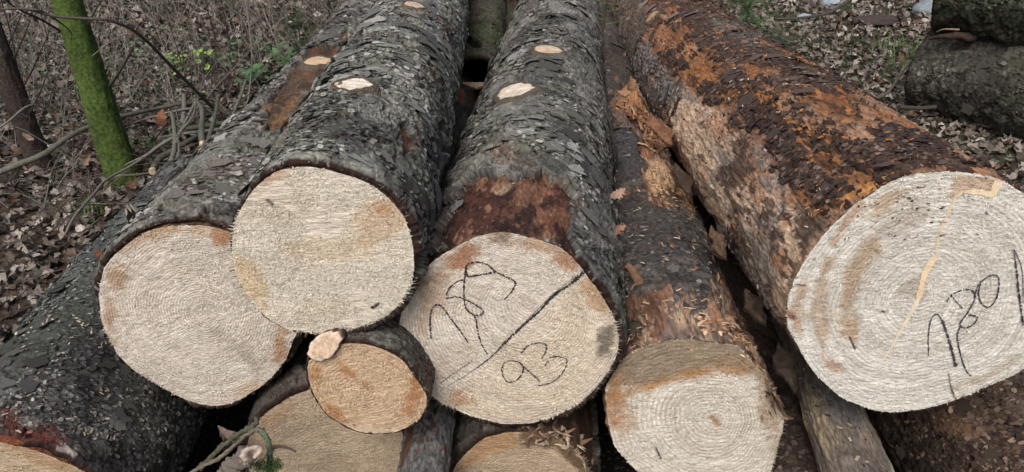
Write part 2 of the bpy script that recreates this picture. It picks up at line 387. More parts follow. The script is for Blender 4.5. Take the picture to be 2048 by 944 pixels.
            ii, jj = ii[sel][:cnt], jj[sel][:cnt]; n = len(ii)
            p = P[ii, jj]+rng.normal(0, .0015, (n, 3)); t_ = TH[ii, jj]; nn = np.cos(t_)[:, None]*L.ex+np.sin(t_)[:, None]*L.ez; tt = np.cross(L.D, nn); rot = rng.normal(0, .4, n)[:, None]; ta = tt*np.cos(rot)+L.D*np.sin(rot); aa = -tt*np.sin(rot)+L.D*np.cos(rot)
            far = 1+.35*S[ii, jj][:, None]; w_ = rng.uniform(w0_, w1_, (n, 1))*far*b.get('ssz', 1); l_ = w_*rng.uniform(.35, .95, (n, 1)); up_ = rng.uniform(.1, 1, (n, 1))**1.5*lf; side_ = rng.choice([-1, -1, 1], (n, 1)); V6 = []
            for k_ in range(nv):
                an_ = 2*math.pi*k_/nv; j_ = rng.uniform(.6, 1.25, (n, 1)); x_ = math.cos(an_)*j_; y_ = math.sin(an_)*j_; lift_ = np.clip(.45+.55*y_*side_, 0, 1)
                V6.append(p+ta*w_*x_+aa*l_*y_+nn*(.0006+.0012*cls+up_*lift_-(w_*x_)**2/(2*L.r0)))
            Vs = np.stack(V6, 1).reshape(-1, 3); i6 = np.arange(n)[:, None]*nv
            cs_ = c.reshape(*TH.shape, 3)[ii, jj]*rng.choice(tone_, (n, 1)); gr = np.maximum(cs_.mean(1, keepdims=True), .012); cs_ = np.clip(cs_*.7+gr*.3, .01, .34)
            tag(mesh_obj('bark_plates' if cls else 'bark_scales', Vs, i6+np.arange(nv)[None], M_SCALE, o, np.repeat(cs_, nv, 0), smooth=False), kind='stuff')
        L.barkP = P; L.barkN = (np.cos(TH)[..., None]*L.ex+np.sin(TH)[..., None]*L.ez)
    # sawn face
    f = parts.get('face')
    if f:
        nt_, nr_ = f.get('n', (420, 110)); th = np.linspace(0, 2*math.pi, nt_, endpoint=False); rho = np.linspace(0, 1, nr_)**.9
        Ro = rad(L, th, th*0)*(1+.006*fbm(th*12, th*0, 0, L.seed+20, 4, .7)+f.get('fringe', .004)*vn(th*60, th*0, 0, L.seed+21))
        A = rho[:, None]*(Ro*np.cos(th))[None]; B = rho[:, None]*(Ro*np.sin(th))[None]
        pa, pb = 0., 0.
        if 'pith' in f:
            rr_ = ray(*f['pith']); q = CAM+rr_*(((L.X0-CAM)@L.D)/(rr_@L.D))-L.X0; pa, pb = q@L.ex, q@L.ez
        a, b_ = A.ravel(), B.ravel(); d = np.hypot(a-pa, b_-pb)
        tt = np.arctan2(b_-pb, a-pa)          # distance from pith to the rim along this direction
        ux, uy = np.cos(tt), np.sin(tt); bq = pa*ux+pb*uy; rim = -bq+np.sqrt(np.maximum(bq*bq-(pa*pa+pb*pb-L.r0**2), 1e-6)); 
        rim2 = np.interp(np.arctan2(pb+rim*uy, pa+rim*ux), L.ta, L.out)/L.r0*rim
        rr = d/rim2*L.r0*(1-.25)+d*.25+.003*fbm(a*25, b_*25, 0, L.seed+22, 3)
        an = f.get('rot', 0); X = a*math.cos(an)+b_*math.sin(an); Y = -a*math.sin(an)+b_*math.cos(an)
        z = .0012*fbm(a*20, b_*20, 0, L.seed+23, 3)+.0007*fbm(X*60, Y*260, 0, L.seed+24, 3)
        z = z-.006*sst(.985, 1.0, np.repeat(rho, nt_))*f.get('round', 0)
        W = L.X0+a[:, None]*L.ex+b_[:, None]*L.ez-(z+.001)[:, None]*L.D
        px = proj(W); ones = np.ones(len(px))
        for line, wd, dep in f.get('grooves', []): W = W+(dep*sst(wd, 0, dline(px, line)))[:, None]*L.D
        c = paint(px, ones, f['col'], f.get('ops', []), L.seed+25, 16, .03)
        mott = fbm(X*9, Y*30, 0, L.seed+26, 5, .6)[:, None]; c = c*(1+.10*mott)
        bd = f.get('bands', .065); rb = rr+.0015*fbm(a*12, b_*12, 3, L.seed+28, 3)
        k1_ = vn(rb*70, 0*rb, 0, L.seed+29)+.8*vn(rb*160, 0*rb, 0, L.seed+30)+.5*vn(rb*330, 0*rb, 0, L.seed+31); k1_ = k1_-.9*sst(.022, .0, d)
        c = c*(1+bd*k1_[:, None]*np.array([1., 1.12, 1.3]))
        Fc = grid_faces(nr_, nt_, True)
        o = mesh_obj('cut_face', W, Fc, f['mat'], root, c, np.stack([a, b_], 1), rr)
        L.face = o
        # torn fibres standing off the sawn wood
        nf = int(f.get('fib', 5000)*.8); k = rng.random(nf)**.5; t = rng.random(nf)*2*math.pi; R_ = np.interp((t+math.pi) % (2*math.pi)-math.pi, L.ta, L.out)
        a, b_ = k*R_*np.cos(t), k*R_*np.sin(t)
        clump = fbm(a*18, b_*18, 0, L.seed+27, 3) > -.25; a, b_ = a[clump], b_[clump]; n = len(a)
        dirn = an+rng.normal(0, f.get('fspread', 1.6), n)+math.pi*rng.integers(0, 2, n); ln = rng.uniform(.0015, .0055, n); wd = rng.uniform(.0003, .0008, n)
        base = L.X0+a[:, None]*L.ex+b_[:, None]*L.ez-.0012*L.D; d_ = np.cos(dirn)[:, None]*L.ex+np.sin(dirn)[:, None]*L.ez; s_ = np.cross(d_, L.D)
        lift = rng.uniform(.0006, .003, n)[:, None]*(-L.D)
        p0, p1 = base-s_*wd[:, None], base+s_*wd[:, None]; p2 = base+d_*ln[:, None]*.6+lift+s_*wd[:, None]; p3 = base+d_*ln[:, None]*.6+lift-s_*wd[:, None]
        p4 = base+d_*ln[:, None]+lift*rng.uniform(-.2, 1, (n, 1))+s_*rng.normal(0, .0006, (n, 1))
        V = np.stack([p0, p1, p2, p3, p4], 1).reshape(-1, 3); i = np.arange(n)[:, None]*5
        lc = paint(proj(base), np.ones(n), f['col'], f.get('ops', []), L.seed+25, 16, .03); cc = np.repeat(np.clip(lc*rng.choice([.55, .85, 1.05, 1.2, 1.3], (n, 1)), 0, .82), 5, 0)
        o = mesh_obj('torn_fibres', V, [i+np.array([[0, 1, 2, 3]]), i+np.array([[3, 2, 4]])], M_CHIP, L.face, cc, smooth=False); o['kind'] = 'stuff'
        # rim splinters
        mb = MB()
        for lo, hi, cnt, lmax in f.get('spl', []):
            for _ in range(cnt):
                t = math.radians(random.uniform(lo, hi)); R0 = float(np.interp((t+math.pi) % (2*math.pi)-math.pi, L.ta, L.out))
                out = math.cos(t)*L.ex+math.sin(t)*L.ez; tan = -math.sin(t)*L.ex+math.cos(t)*L.ez
                b0 = L.X0+out*(R0-.003)-L.D*.001; l = random.uniform(.25, 1)**1.4*lmax*1.35; wd_ = random.uniform(.0007, .0024)
                dr = norm(out+tan*random.gauss(0, .45)-L.D*random.uniform(-.2, .35)); sd_ = norm(np.cross(dr, L.D))*wd_
                mb.add([b0-sd_, b0+sd_, b0+dr*l+L.D*wd_*.3, b0+L.D*.0012], [[0, 1, 2], [1, 3, 2], [3, 0, 2]], np.array(f.get('fibcol', (.66, .58, .46)))*random.uniform(.6, 1.1))
        if mb.n: tag(mb.build('rim_splinters', M_CHIP, L.face, smooth=False), kind='stuff')
    return root
def on_face(L, u, v, off=.0028):
    r = ray(u, v); Q = L.X0-L.D*off; return CAM+r*(((Q-CAM)@L.D)/(r@L.D))
def stroke(mb, L, pts, w0=3.0, w1=None, col=(.035, .033, .035), dash=.25, seed=0, off=.0028):
    """hand drawn line on the face of a log; widths in photo pixels, about 0.9 mm each"""
    w1 = w0 if w1 is None else w1; rnd = random.Random(seed+len(pts)*13+int(pts[0][0]))
    P = [on_face(L, *p, off) for p in pts]; P = np.array(P); Q = np.vstack([2*P[0]-P[1], P, 2*P[-1]-P[-2]]); o = []
    for i in range(1, len(Q)-2):
        n = max(2, int(np.linalg.norm(Q[i+1]-Q[i])/.0016))
        for t in np.linspace(0, 1, n, endpoint=False):
            a, b, c, d = Q[i-1:i+3]; o.append(.5*((2*b)+(-a+c)*t+(2*a-5*b+4*c-d)*t*t+(-a+3*b-3*c+d)*t**3))
    o = np.array(o+[P[-1]]); T = np.gradient(o, axis=0); T /= np.linalg.norm(T, axis=1)[:, None]+1e-9; S = np.cross(T, L.D)
    n = len(o); k = np.linspace(0, 1, n); W = (w0+(w1-w0)*k)*.00045*(1+.35*np.array([rnd.gauss(0, 1) for _ in range(n)])).clip(.15, 1.9) if dash else (w0+(w1-w0)*k)*.00045*(1+.3*fbm(k*len(P)*3, k*0, 0, seed, 3))
    o = o+S*np.array([rnd.gauss(0, .00025) for _ in range(n)])[:, None]
    i = 0
    while i < n-1:
        j = min(n-1, i+rnd.choice([2, 3, 4, 6])); seg = np.arange(i, j+1)
        A, B = o[seg]-S[seg]*W[seg, None], o[seg]+S[seg]*W[seg, None]; Z = L.D*.001
        V = np.vstack([A, B]); m = len(seg); F = [[q, q+1, m+q+1, m+q] for q in range(m-1)]
        mb.add(V, F, np.array(col)*(rnd.uniform(.7, 1.6) if dash else rnd.uniform(.9, 1.1))); i = j+(1 if rnd.random() < dash else 0)
def knot(L, u, v, wpx, ra, col=(.60, .47, .33), ring=(.075, .068, .058), h=.010, seed=0, label=None, asp=1.0, tilt=0.0, ex=.008):
    """sawn-off branch scar lying flush on the side of a log"""
    th, s, p, n = hit(L, u, v, ex); t = norm(np.cross(L.D, n)); ax = L.D; nn = norm(n+ax*tilt); ax = norm(np.cross(nn, t))*(-1 if np.dot(np.cross(nn, t), L.D) < 0 else 1)
    k = 40; a = np.arange(k)*2*math.pi/k; rr = ra*(1+.24*fbm(np.cos(a)*1.8+seed, np.sin(a)*1.8, 0, seed, 5, .7)); rho = np.array([0, .2, .4, .6, .8, .92, 1.0, 1.03, 1.14, 1.3, 1.5])
    hz = np.array([h, h, h, h*.98, h*.96, h*.92, h*.75, h*.9, h*1.1, h*.3, -.014]); V = []; C_ = []; UV = []; RR = []
    for q, z in zip(rho, hz):
        x = q*rr*np.cos(a); y = q*rr*np.sin(a)*asp; zz = z+(.004*fbm(np.cos(a)*3+seed, np.sin(a)*3, q*4, seed+1, 3) if q > 1.01 else 0)+.0012*fbm(x*90, y*300, 0, seed, 2)-.6*(x*x)/(2*L.r0)
        V.append(p+x[:, None]*t+y[:, None]*ax+zz[:, None]*nn); C_.append((np.array(col) if q < .97 else np.array(ring))[None]*(1+.35*fbm(x*60+seed, y*160, 0, seed, 4)[:, None])); UV.append(np.stack([x, y], 1)); RR.append(np.hypot(x, y))
    o = mesh_obj('cut_knot', np.concatenate(V), grid_faces(len(rho), k, True), M_KNOT, L.root, np.concatenate(C_), np.concatenate(UV), np.concatenate(RR))
    if label: o['label'] = label
    return o
# ------------------------------------------------------------------ the twelve piled logs and their faces
PALE = (.50, .40, .285); RUST = (.33, .16, .075); TAN = (.46, .30, .165); GREYW = (.40, .36, .29); WHITE = (.60, .54, .43)
F_FINE = mat_face('sawn_wood_fine_rings', .0054, .46, (190, 240))
F_MILK = mat_face('sawn_wood_rough', .009, .10, (60, 260), .1)
F_RING = mat_face('sawn_wood_clear_rings', .0080, .46, (180, 220))
F_BIG = mat_face('sawn_wood_wide_rings', .0076, .42, (150, 230), 0.0, (.36, .33, .28))
F_TAN = mat_face('sawn_wood_tan', .0060, .42, (180, 200), 0, (.27, .16, .08))
DARKIN = (.045, .022, .016)
LICH = [((.21, .225, .20), 11, 8, .22, .55), ((.085, .058, .045), 8, 6, .28, .6), ((.045, .045, .047), 6, 4, .22, .7), ((.15, .17, .13), 20, 15, .25, .5)]
BK = dict(cols=[(.042, .040, .038), (.125, .121, .112), (.26, .255, .235)])
# 1 far left of the top row
poly1 = [(213,527),(229,511),(251,493),(280,471),(313,456),(358,450),(402,450),(438,456),(465,465),(520,495),(565,545),(592,610),(594,669),(583,683),(576,709),(558,736),(536,760),(500,785),(465,805),(429,812),(394,807),(358,792),(313,767),(273,743),(238,709),(218,674),(204,638),(199,607),(200,571),(207,545)]
L1 = make_axis((-.612, 1.191, .586), 1.87, 0, .200, .012, .0032, 5, poly1, seed=11)
bare1 = [(526,238),(565,282),(582,260),(596,226),(631,178),(692,108),(740,45),(712,48),(672,88),(618,92),(590,130),(552,187),(504,240)]
log('spruce_log', 'left log of the top row, a rusty bare strip between two pieces of bark', L1, dict(
    wood=dict(res=(220, .006, .006), mat=M_WOOD, col=(.13, .075, .045), grain=.002, pit=.005, tone=.7, patch=[((.05, .035, .028), 22, 8, .12, .85, None), ((.10, .085, .07), 14, 6, .25, .8, None)], ops=[('e', (560, 225, 50, 45), (.20, .115, .055), .75), ('e', (650, 105, 60, 25), (.14, .06, .04), .9)]),
    bark=dict(scales=13000, knots=[(636,127,32,10)], res=(480, .0028, .005), patch=LICH, rag_=1, mat=M_BARK, T=.009, thin=(205, 60), lift=.006, gap=.007, rag=24, off=[(bare1,)], jag=.012, cracks=[([(400,440),(420,430),(455,438)], 3, .006)],
              ops=[('e', (430, 330, 90, 40, -40), (.15, .15, .135), .5), ('e', (490, 285, 30, 20), (.035, .032, .03), .7)], **BK),
    face=dict(mat=F_FINE, col=(.63, .585, .52), pith=(408, 621), rot=.5, fib=9000, ops=[('e', (235, 555, 22, 26), (.36, .22, .12), .75), ('e', (450, 468, 22, 22), (.40, .20, .10), .9), ('e', (220, 640, 13, 40), (.36, .22, .13), .6),
        ('e', (300, 470, 90, 14, -25), (.45, .30, .17), .6), ('e', (370, 458, 90, 9), (.47, .31, .19), .6), ('e', (560, 690, 16, 35, 10), (.36, .19, .09), .8), ('e', (480, 700, 60, 14, 40), (.30, .27, .23), .45), ('e', (500, 780, 40, 12, -20), (.45, .30, .17), .5),
        ('l', (2, [(235,526),(308,563)]), (.20, .15, .11), .5, 3, 3), ('l', (4, [(280,490),(330,530),(380,560),(430,590)]), (.66, .60, .50), .7, 6, 5)],
        spl=[(150, 215, 20, .008), (-80, -10, 40, .007), (20, 160, 30, .005)], fibcol=(.62, .56, .46))))
# 2 the highest
poly2 = tr([(62,440),(70,370),(90,300),(130,225),(190,150),(250,100),(310,70),(380,60),(460,60),(540,72),(620,95),(700,120),(770,160),(830,205),(880,260),(920,320),(945,390),(960,470),(962,540),(955,620),(935,680),(890,740),(820,800),(740,840),(650,870),(560,885),(450,885),(370,875),(290,840),(220,790),(150,710),(100,630),(70,540)], (440,310), .4027)
L2 = make_axis((-.314, 1.062, .824), .75, -1.0, .158, .0133, -.0064, 5, poly2, seed=22)
BK2 = dict(cols=[(.042, .044, .040), (.122, .128, .114), (.28, .285, .255)])
log('spruce_log', 'highest log, cream cut face without writing, green-grey flaky bark reaching the cut', L2, dict(
    wood=dict(res=(160, .006, .010), mat=M_WOOD, col=(.12, .05, .03)),
    bark=dict(scales=14000, knots=[(705,177,42,14),(827,15,26,10)], res=(520, .0026, .0045), patch=LICH, rag_=1, mat=M_BARK, T=.010, gap=.002, thin=(195, 85), jag=.005, off=[([(836,515),(852,480),(858,520),(846,560)], .9), ([(820,545),(835,550),(830,580)], 1), ([(802,245),(818,250),(832,290),(815,310),(806,280)], .8)],
              cracks=[([(705,110),(730,78),(760,82),(805,90),(840,108)], 5, .008), ([(850,130),(868,155),(885,183)], 4, .007), ([(700,255),(730,275),(750,283),(775,290)], 4, .006), ([(672,240),(690,235),(705,262)], 5, .006), ([(787,325),(796,365)], 2.5, .006), ([(805,205),(822,240),(838,275)], 3, .006), ([(875,250),(885,300)], 4, .006), ([(590,280),(612,283)], 3, .005)],
              ops=[('e', (700, 275, 70, 45, 15), (.035, .04, .042), .75), ('e', (870, 330, 26, 130, 8), (.10, .105, .115), .75), ('e', (880, 90, 22, 90, -14), (.095, .10, .11), .6), ('e', (825, 285, 12, 22), (.16, .085, .06), .7), ('e', (640, 250, 50, 70, 30), (.12, .14, .10), .5), ('e', (760, 110, 60, 30), (.13, .155, .115), .5)],
              moss=(.085, .105, .07, .25), **BK2),
    face=dict(fspread=.5, bands=.03, mat=F_MILK, col=(.70, .65, .56), pith=(640, 499), rot=.08, fib=20000, ops=[('e', (560, 400, 80, 55), (.63, .57, .47), .7), ('e', (640, 620, 80, 22, -8), (.62, .55, .44), .5), ('e', (765, 440, 60, 40, -20), (.56, .41, .26), .6), ('e', (660, 500, 90, 22), (.56, .42, .26), .35), ('e', (500, 560, 26, 60, -25), (.62, .49, .31), .7), ('e', (540, 350, 40, 9, -25), (.48, .28, .18), .6), ('e', (765, 415, 14, 10), (.46, .26, .14), .7),
        ('e', (638, 499, 4, 4), (.36, .25, .15), .9, 2, 0), ('l', (3, [(745,615),(757,608)]), (.03, .025, .02), 1, 2, 1), ('l', (2.5, [(535,400),(545,408)]), (.06, .045, .03), .8, 2, 3)],
        spl=[(150, 205, 55, .012), (-115, -20, 170, .014), (-20, 60, 40, .005)], fringe=.003, fibcol=(.72, .66, .55))))
knot(L2, 709, 176, 0, .034, (.82, .76, .66), seed=3, asp=1.0)
knot(L2, 676, 177, 0, .010, (.62, .46, .32), seed=4)
knot(L2, 827, 15, 0, .030, (.60, .48, .38), seed=5)
knot(L1, 636, 127, 0, .040, (.66, .50, .33), seed=6, ex=.001)
# 3 the middle one with writing
poly3 = tr([(45,440),(60,370),(90,310),(130,250),(190,180),(260,135),(330,95),(400,65),(480,50),(560,60),(650,85),(740,115),(800,160),(850,225),(900,290),(950,365),(985,440),(1005,510),(1000,580),(975,640),(930,700),(860,780),(790,830),(700,870),(600,890),(500,895),(400,870),(300,835),(240,810),(180,765),(110,690),(70,610),(48,530)], (780,440), .4554)
L3 = make_axis((-.007, 1.098, .628), 5.09, -1.3, .204, .0139, .0004, 5, poly3, seed=33)
bare3 = [(800,560),(850,500),(880,455),(905,395),(948,345),(1010,333),(1080,345),(1130,372),(1146,420),(1150,480),(1168,560),(1120,560),(900,560)]
c3 = lambda p: tr(p, (780,440), .4554)
log('spruce_log', 'middle log with black handwritten figures on both sides of a dark line across its face', L3, dict(
    wood=dict(res=(400, .0035, .006), mat=M_WOOD, col=(.055, .024, .018), grain=.0020, pit=.004, tone=.7, patch=[((.022, .012, .011), 16, 6, .05, .85, None), ((.24, .13, .08), 22, 7, .22, .8, None)], ops=[('e', (1060, 410, 45, 50), (.24, .12, .075), .75, 8, 40), ('e', (1105, 440, 20, 60), (.22, .10, .055), .7, 8, 30), ('e', (960, 420, 30, 60, 20), (.10, .04, .028), .6, 8, 40), ('e', (1005, 375, 20, 14), (.46, .33, .22), .95, 4, 8),
        ('e', (1020, 478, 60, 10), (.35, .22, .13), .8, 6, 14), ('e', (930, 500, 40, 12, -30), (.20, .08, .04), .7, 6, 14), ('e', (1098, 485, 12, 6), (.5, .48, .50), .9, 3, 6)]),
    bark=dict(scales=14000, knots=[(1030,187,44,20),(1095,104,32,13)], res=(520, .0028, .0045), patch=LICH, rag_=1, mat=M_BARK, T=.010, jag=.006, off=[(bare3,)], rag=28,
              cracks=[([(900,455),(930,405),(960,385)], 3, .005), ([(940,240),(980,215)], 3, .005), ([(1140,370),(1170,400),(1180,430)], 3, .005), ([(1070,300),(1085,310)], 3, .005)],
              ops=[('e', (1215, 450, 14, 200), (.10, .105, .11), .6), ('e', (1010, 310, 22, 22, 20), (.30, .19, .14), .8, 5, 14), ('e', (990, 340, 60, 12, -10), (.05, .03, .025), .6), ('e', (1100, 260, 70, 120), (.10, .11, .09), .5), ('e', (1190, 520, 26, 60, -20), (.11, .11, .12), .7)], moss=(.075, .095, .06, .3), **BK),
    face=dict(mat=F_FINE, col=(.65, .605, .54), pith=(1060, 600), rot=-.65, fib=11000, grooves=[(c3([(855,225),(720,330),(600,450),(490,555)]), 4, .004)],
        ops=[('p', c3([(855,240),(700,380),(490,580),(250,800),(360,860),(560,895),(800,830),(1005,560),(960,370)]), (.65, .57, .45), .7, 6, 4), ('e', (925, 515, 40, 20, -25), (.36, .17, .085), .85), ('e', (860, 560, 30, 14, -30), (.30, .17, .10), .8), ('e', (870, 590, 24, 60, 20), (.43, .30, .20), .6), ('e', (1130, 525, 26, 14, 20), (.38, .19, .10), .8), ('e', (1195, 590, 26, 40, -30), (.43, .26, .14), .7),
             ('e', (1080, 490, 70, 12, 10), (.44, .28, .17), .7), ('e', (1215, 680, 14, 26, 10), (.10, .09, .075), .8), ('e', (930, 800, 30, 14, 20), (.42, .24, .13), .7), ('e', (1030, 690, 60, 26, -30), (.60, .55, .46), .4), ('e', (1010, 470, 20, 12), (.22, .18, .13), .7), ('e', (905, 720, 60, 30, -30), (.52, .46, .39), .7)],
        spl=[(195, 245, 120, .015), (-60, 20, 110, .013), (-110, -60, 25, .004)], fringe=.003, fibcol=(.68, .61, .50))))
mb = MB()
for k, s_ in enumerate([[(180,520),(175,440),(185,390),(205,372),(230,385),(265,430),(310,490),(345,540)], [(340,250),(335,200),(380,185),(425,195),(465,228),(510,250),(550,275),(530,320),(500,350)], [(340,250),(400,240),(465,228)],
        [(335,200),(325,280),(325,340),(335,390),(375,430),(385,490),(400,540),(428,590)], [(245,330),(265,295),(300,268),(325,262)], [(245,345),(290,338),(330,350),(370,370),(410,400),(385,420),(350,405),(330,385)],
        [(575,585),(610,550),(650,540),(685,548),(680,585),(665,610)], [(490,655),(505,625),(540,618),(575,630),(585,660),(560,700),(520,712),(498,690),(490,655)], [(565,625),(610,665),(660,710)], [(680,640),(695,620)], [(700,605),(740,600),(775,615),(765,660),(730,700),(690,720),(650,728)]]):
    if k in (1, 6): mb.build('crayon_figure', M_MARK, L3.face, smooth=False); mb = MB()
    stroke(mb, L3, c3(s_), 3.2 if k < 4 else 2.7, None, (.035, .032, .032), .25, k)
mb.build('crayon_figure', M_MARK, L3.face, smooth=False)
mb = MB()
stroke(mb, L3, c3([(855,225),(800,275),(720,330),(660,395),(600,450),(540,505),(490,555),(440,605),(380,650)]), 6.5, 2.0, (.028, .026, .026), .05, 3)
stroke(mb, L3, c3([(380,650),(330,685),(250,730)]), 1.8, 1, (.10, .085, .07), .3, 4); stroke(mb, L3, c3([(360,620),(270,680),(220,720)]), 1.8, 1, (.07, .06, .05), .4, 5)
tag(mb.build('crayon_line', M_MARK, L3.face, smooth=False), 'long dark line across the cut face')
knot(L3, 1030, 187, 0, .048, (.78, .70, .58), seed=7, asp=1.1)
knot(L3, 1095, 104, 0, .042, (.68, .54, .40), seed=8)
mb = MB()                                              # dried resin running down the bark
for k in range(90):
    t = random.random(); u_ = 1140+30*t+random.gauss(0, 2.2) if t > .25 else 1125+80*t+random.gauss(0, 4); v_ = 75+410*t
    _, _, p, n = hit(L3, u_, v_, .013); w = random.uniform(.002, .005); l = random.uniform(.004, .018); a, b = L3.ex*w, L3.D*l; n = n*.4
    mb.add([p-a, p+a*.6-b*.3, p+a, p+b+a*.2, p-a*.5+b*.8, p+n*.003], [[0, 1, 5], [1, 2, 5], [2, 3, 5], [3, 4, 5], [4, 0, 5]], np.array((.42, .41, .37))*random.uniform(.6, 1.2))
tag(mb.build('resin_streak', M_CHIP, L3.root), kind='stuff')
# 4 lower right, rotten on one side
c4 = lambda p: tr(p, (1180,640), .3221)
poly4 = c4([(95,430),(100,500),(110,590),(130,700),(160,790),(220,860),(300,940),(400,1010),(550,1070),(720,1090),(900,1070),(1050,1010),(1130,940),(1150,850),(1170,760),(1190,700),(1200,600),(1160,520),(1130,430),(1080,350),(1020,270),(960,200),(900,150),(800,140),(700,130),(600,110),(480,125),(360,150),(270,190),(200,240),(150,330),(110,380)])
L4 = make_axis((.364, 1.11, .398), -1.2, 0, .180, .006, .0105, 5, poly4, seed=44, lump=.012)
log('spruce_log', 'log with a rotten splintered side and dark smooth bark, right below the middle log', L4, dict(
    wood=dict(res=(460, .0028, .0055), mat=M_ROT, col=(.20, .115, .075), grain=.0055, pit=.007, tone=.8, patch=[((.15, .125, .11), 12, 5, .05, .75, None), ((.055, .035, .028), 18, 5, .16, .85, None), ((.40, .29, .20), 20, 5, .26, .8, None)], dents=[([(1240,200),(1330,260),(1345,330),(1290,300),(1250,240)], .012), ([(1430,600),(1500,640),(1490,690),(1440,650)], .012)],
        ops=[('p', [(1215,190),(1300,180),(1360,300),(1410,440),(1440,560),(1330,440),(1290,340),(1230,240)], (.34, .17, .085), .85, 8, 20), ('p', [(1285,340),(1330,330),(1400,440),(1370,440),(1320,410)], (.46, .31, .18), .9, 6, 15), ('p', [(1225,560),(1340,575),(1360,650),(1240,690)], (.17, .10, .075), .8), ('e', (1310, 610, 60, 50), (.28, .155, .10), .6, 8, 40),
             ('e', (1270, 655, 30, 14), (.04, .035, .03), .8), ('e', (1430, 640, 50, 26, 40), (.42, .22, .12), .85, 8, 30), ('p', [(1380,420),(1440,500),(1490,600),(1450,620),(1400,560)], (.13, .085, .06), .7), ('e', (1480, 670, 30, 18, 30), (.50, .36, .23), .7)]),
    bark=dict(scales=3500, ssz=.8, res=(460, .0030, .005), mat=M_SMOOTH, T=.006, default=0, rag=16, field=(.05, .014, .0020, .0016, 1.3), on=[([(1150,-40),(1300,-40),(1290,60),(1300,150),(1225,185),(1215,200),(1230,240),(1262,262),(1292,330),(1300,400),(1400,425),(1440,520),(1410,590),(1340,560),(1270,590),(1200,560),(1150,400)],),
            ([(1340,560),(1420,560),(1420,640),(1370,650)], .5, (14, 6))], off=[([(1225,185),(1340,185),(1400,400),(1300,400),(1292,330),(1262,262),(1230,240)],)],
              cols=[(.030, .029, .029), (.062, .058, .055), (.12, .11, .10)], inner_shade=(.05, .03, .02), ops=[('e', (1260, 300, 40, 60), (.05, .052, .06), .6), ('e', (1320, 470, 70, 50), (.055, .052, .05), .6), ('e', (1260, 120, 60, 60), (.06, .045, .035), .6)]),
    face=dict(bands=.085, mat=F_RING, col=(.65, .62, .55), pith=(1432, 838), rot=.1, fib=9000, ops=[('p', c4([(80,400),(200,430),(420,400),(620,345),(820,300),(1000,350),(1160,460),(1240,400),(900,60),(300,100),(80,300)]), (.235, .18, .115), .85, 10, 14), ('l', (7, c4([(110,480),(250,440),(420,400),(600,340),(800,300),(950,320)])), (.42, .22, .08), .75, 10, 8), ('e', (1228, 795, 24, 50), (.40, .22, .10), .8), ('e', (1250, 850, 22, 30), (.42, .26, .14), .5),
            ('e', (1540, 820, 22, 90, -8), (.34, .25, .16), .7), ('l', (4, c4([(760,600),(800,650)])), (.38, .24, .12), .8, 3, 3), ('l', (1.6, c4([(410,795),(440,860)])), (.03, .03, .025), 1, 1.5, 1), ('e', (1440, 720, 60, 12), (.30, .22, .14), .7)],
        spl=[(-40, 40, 130, .011), (40, 130, 60, .006)], fringe=.006, fibcol=(.62, .54, .42))))
# 5 big right log
c5 = lambda p: tr(p, (1540,320), .551)
poly5 = c5([(60,560),(65,500),(90,430),(130,360),(180,290),(240,220),(310,160),(400,100),(480,60),(560,45),(650,42),(740,50),(820,65),(870,90),(940,140),(1000,200),(1040,300),(1050,420),(1030,540),(990,650),(950,720),(922,760),(860,790),(780,825),(700,860),(600,890),(500,910),(420,912),(340,895),(250,855),(200,810),(140,740),(100,670),(65,610)])
Z5 = [(1290,80),(1340,150),(1400,200),(1480,250),(1540,320),(1590,400),(1650,450),(1600,520),(1560,640),(1480,540),(1380,400),(1320,240)]
L5 = make_axis((.724, 1.087, .713), -2.03, -4.4, .244, .017, .0077, 5, poly5, seed=55, lump=.010)
ORG = (.34, .15, .055)
top5 = [(1290,-20),(1420,-30),(1490,40),(1620,110),(1720,175),(1820,245),(1920,310),(2060,390),(2060,430),(1990,360),(1900,338),(1830,345),(1740,390),(1650,450),(1590,400),(1540,320),(1480,250),(1400,200),(1340,150),(1300,80)]
low5 = [(1195,-20),(1290,-20),(1300,80),(1340,150),(1380,190),(1330,215),(1345,330),(1420,430),(1500,540),(1575,655),(1500,600),(1420,480),(1340,340),(1260,160)]
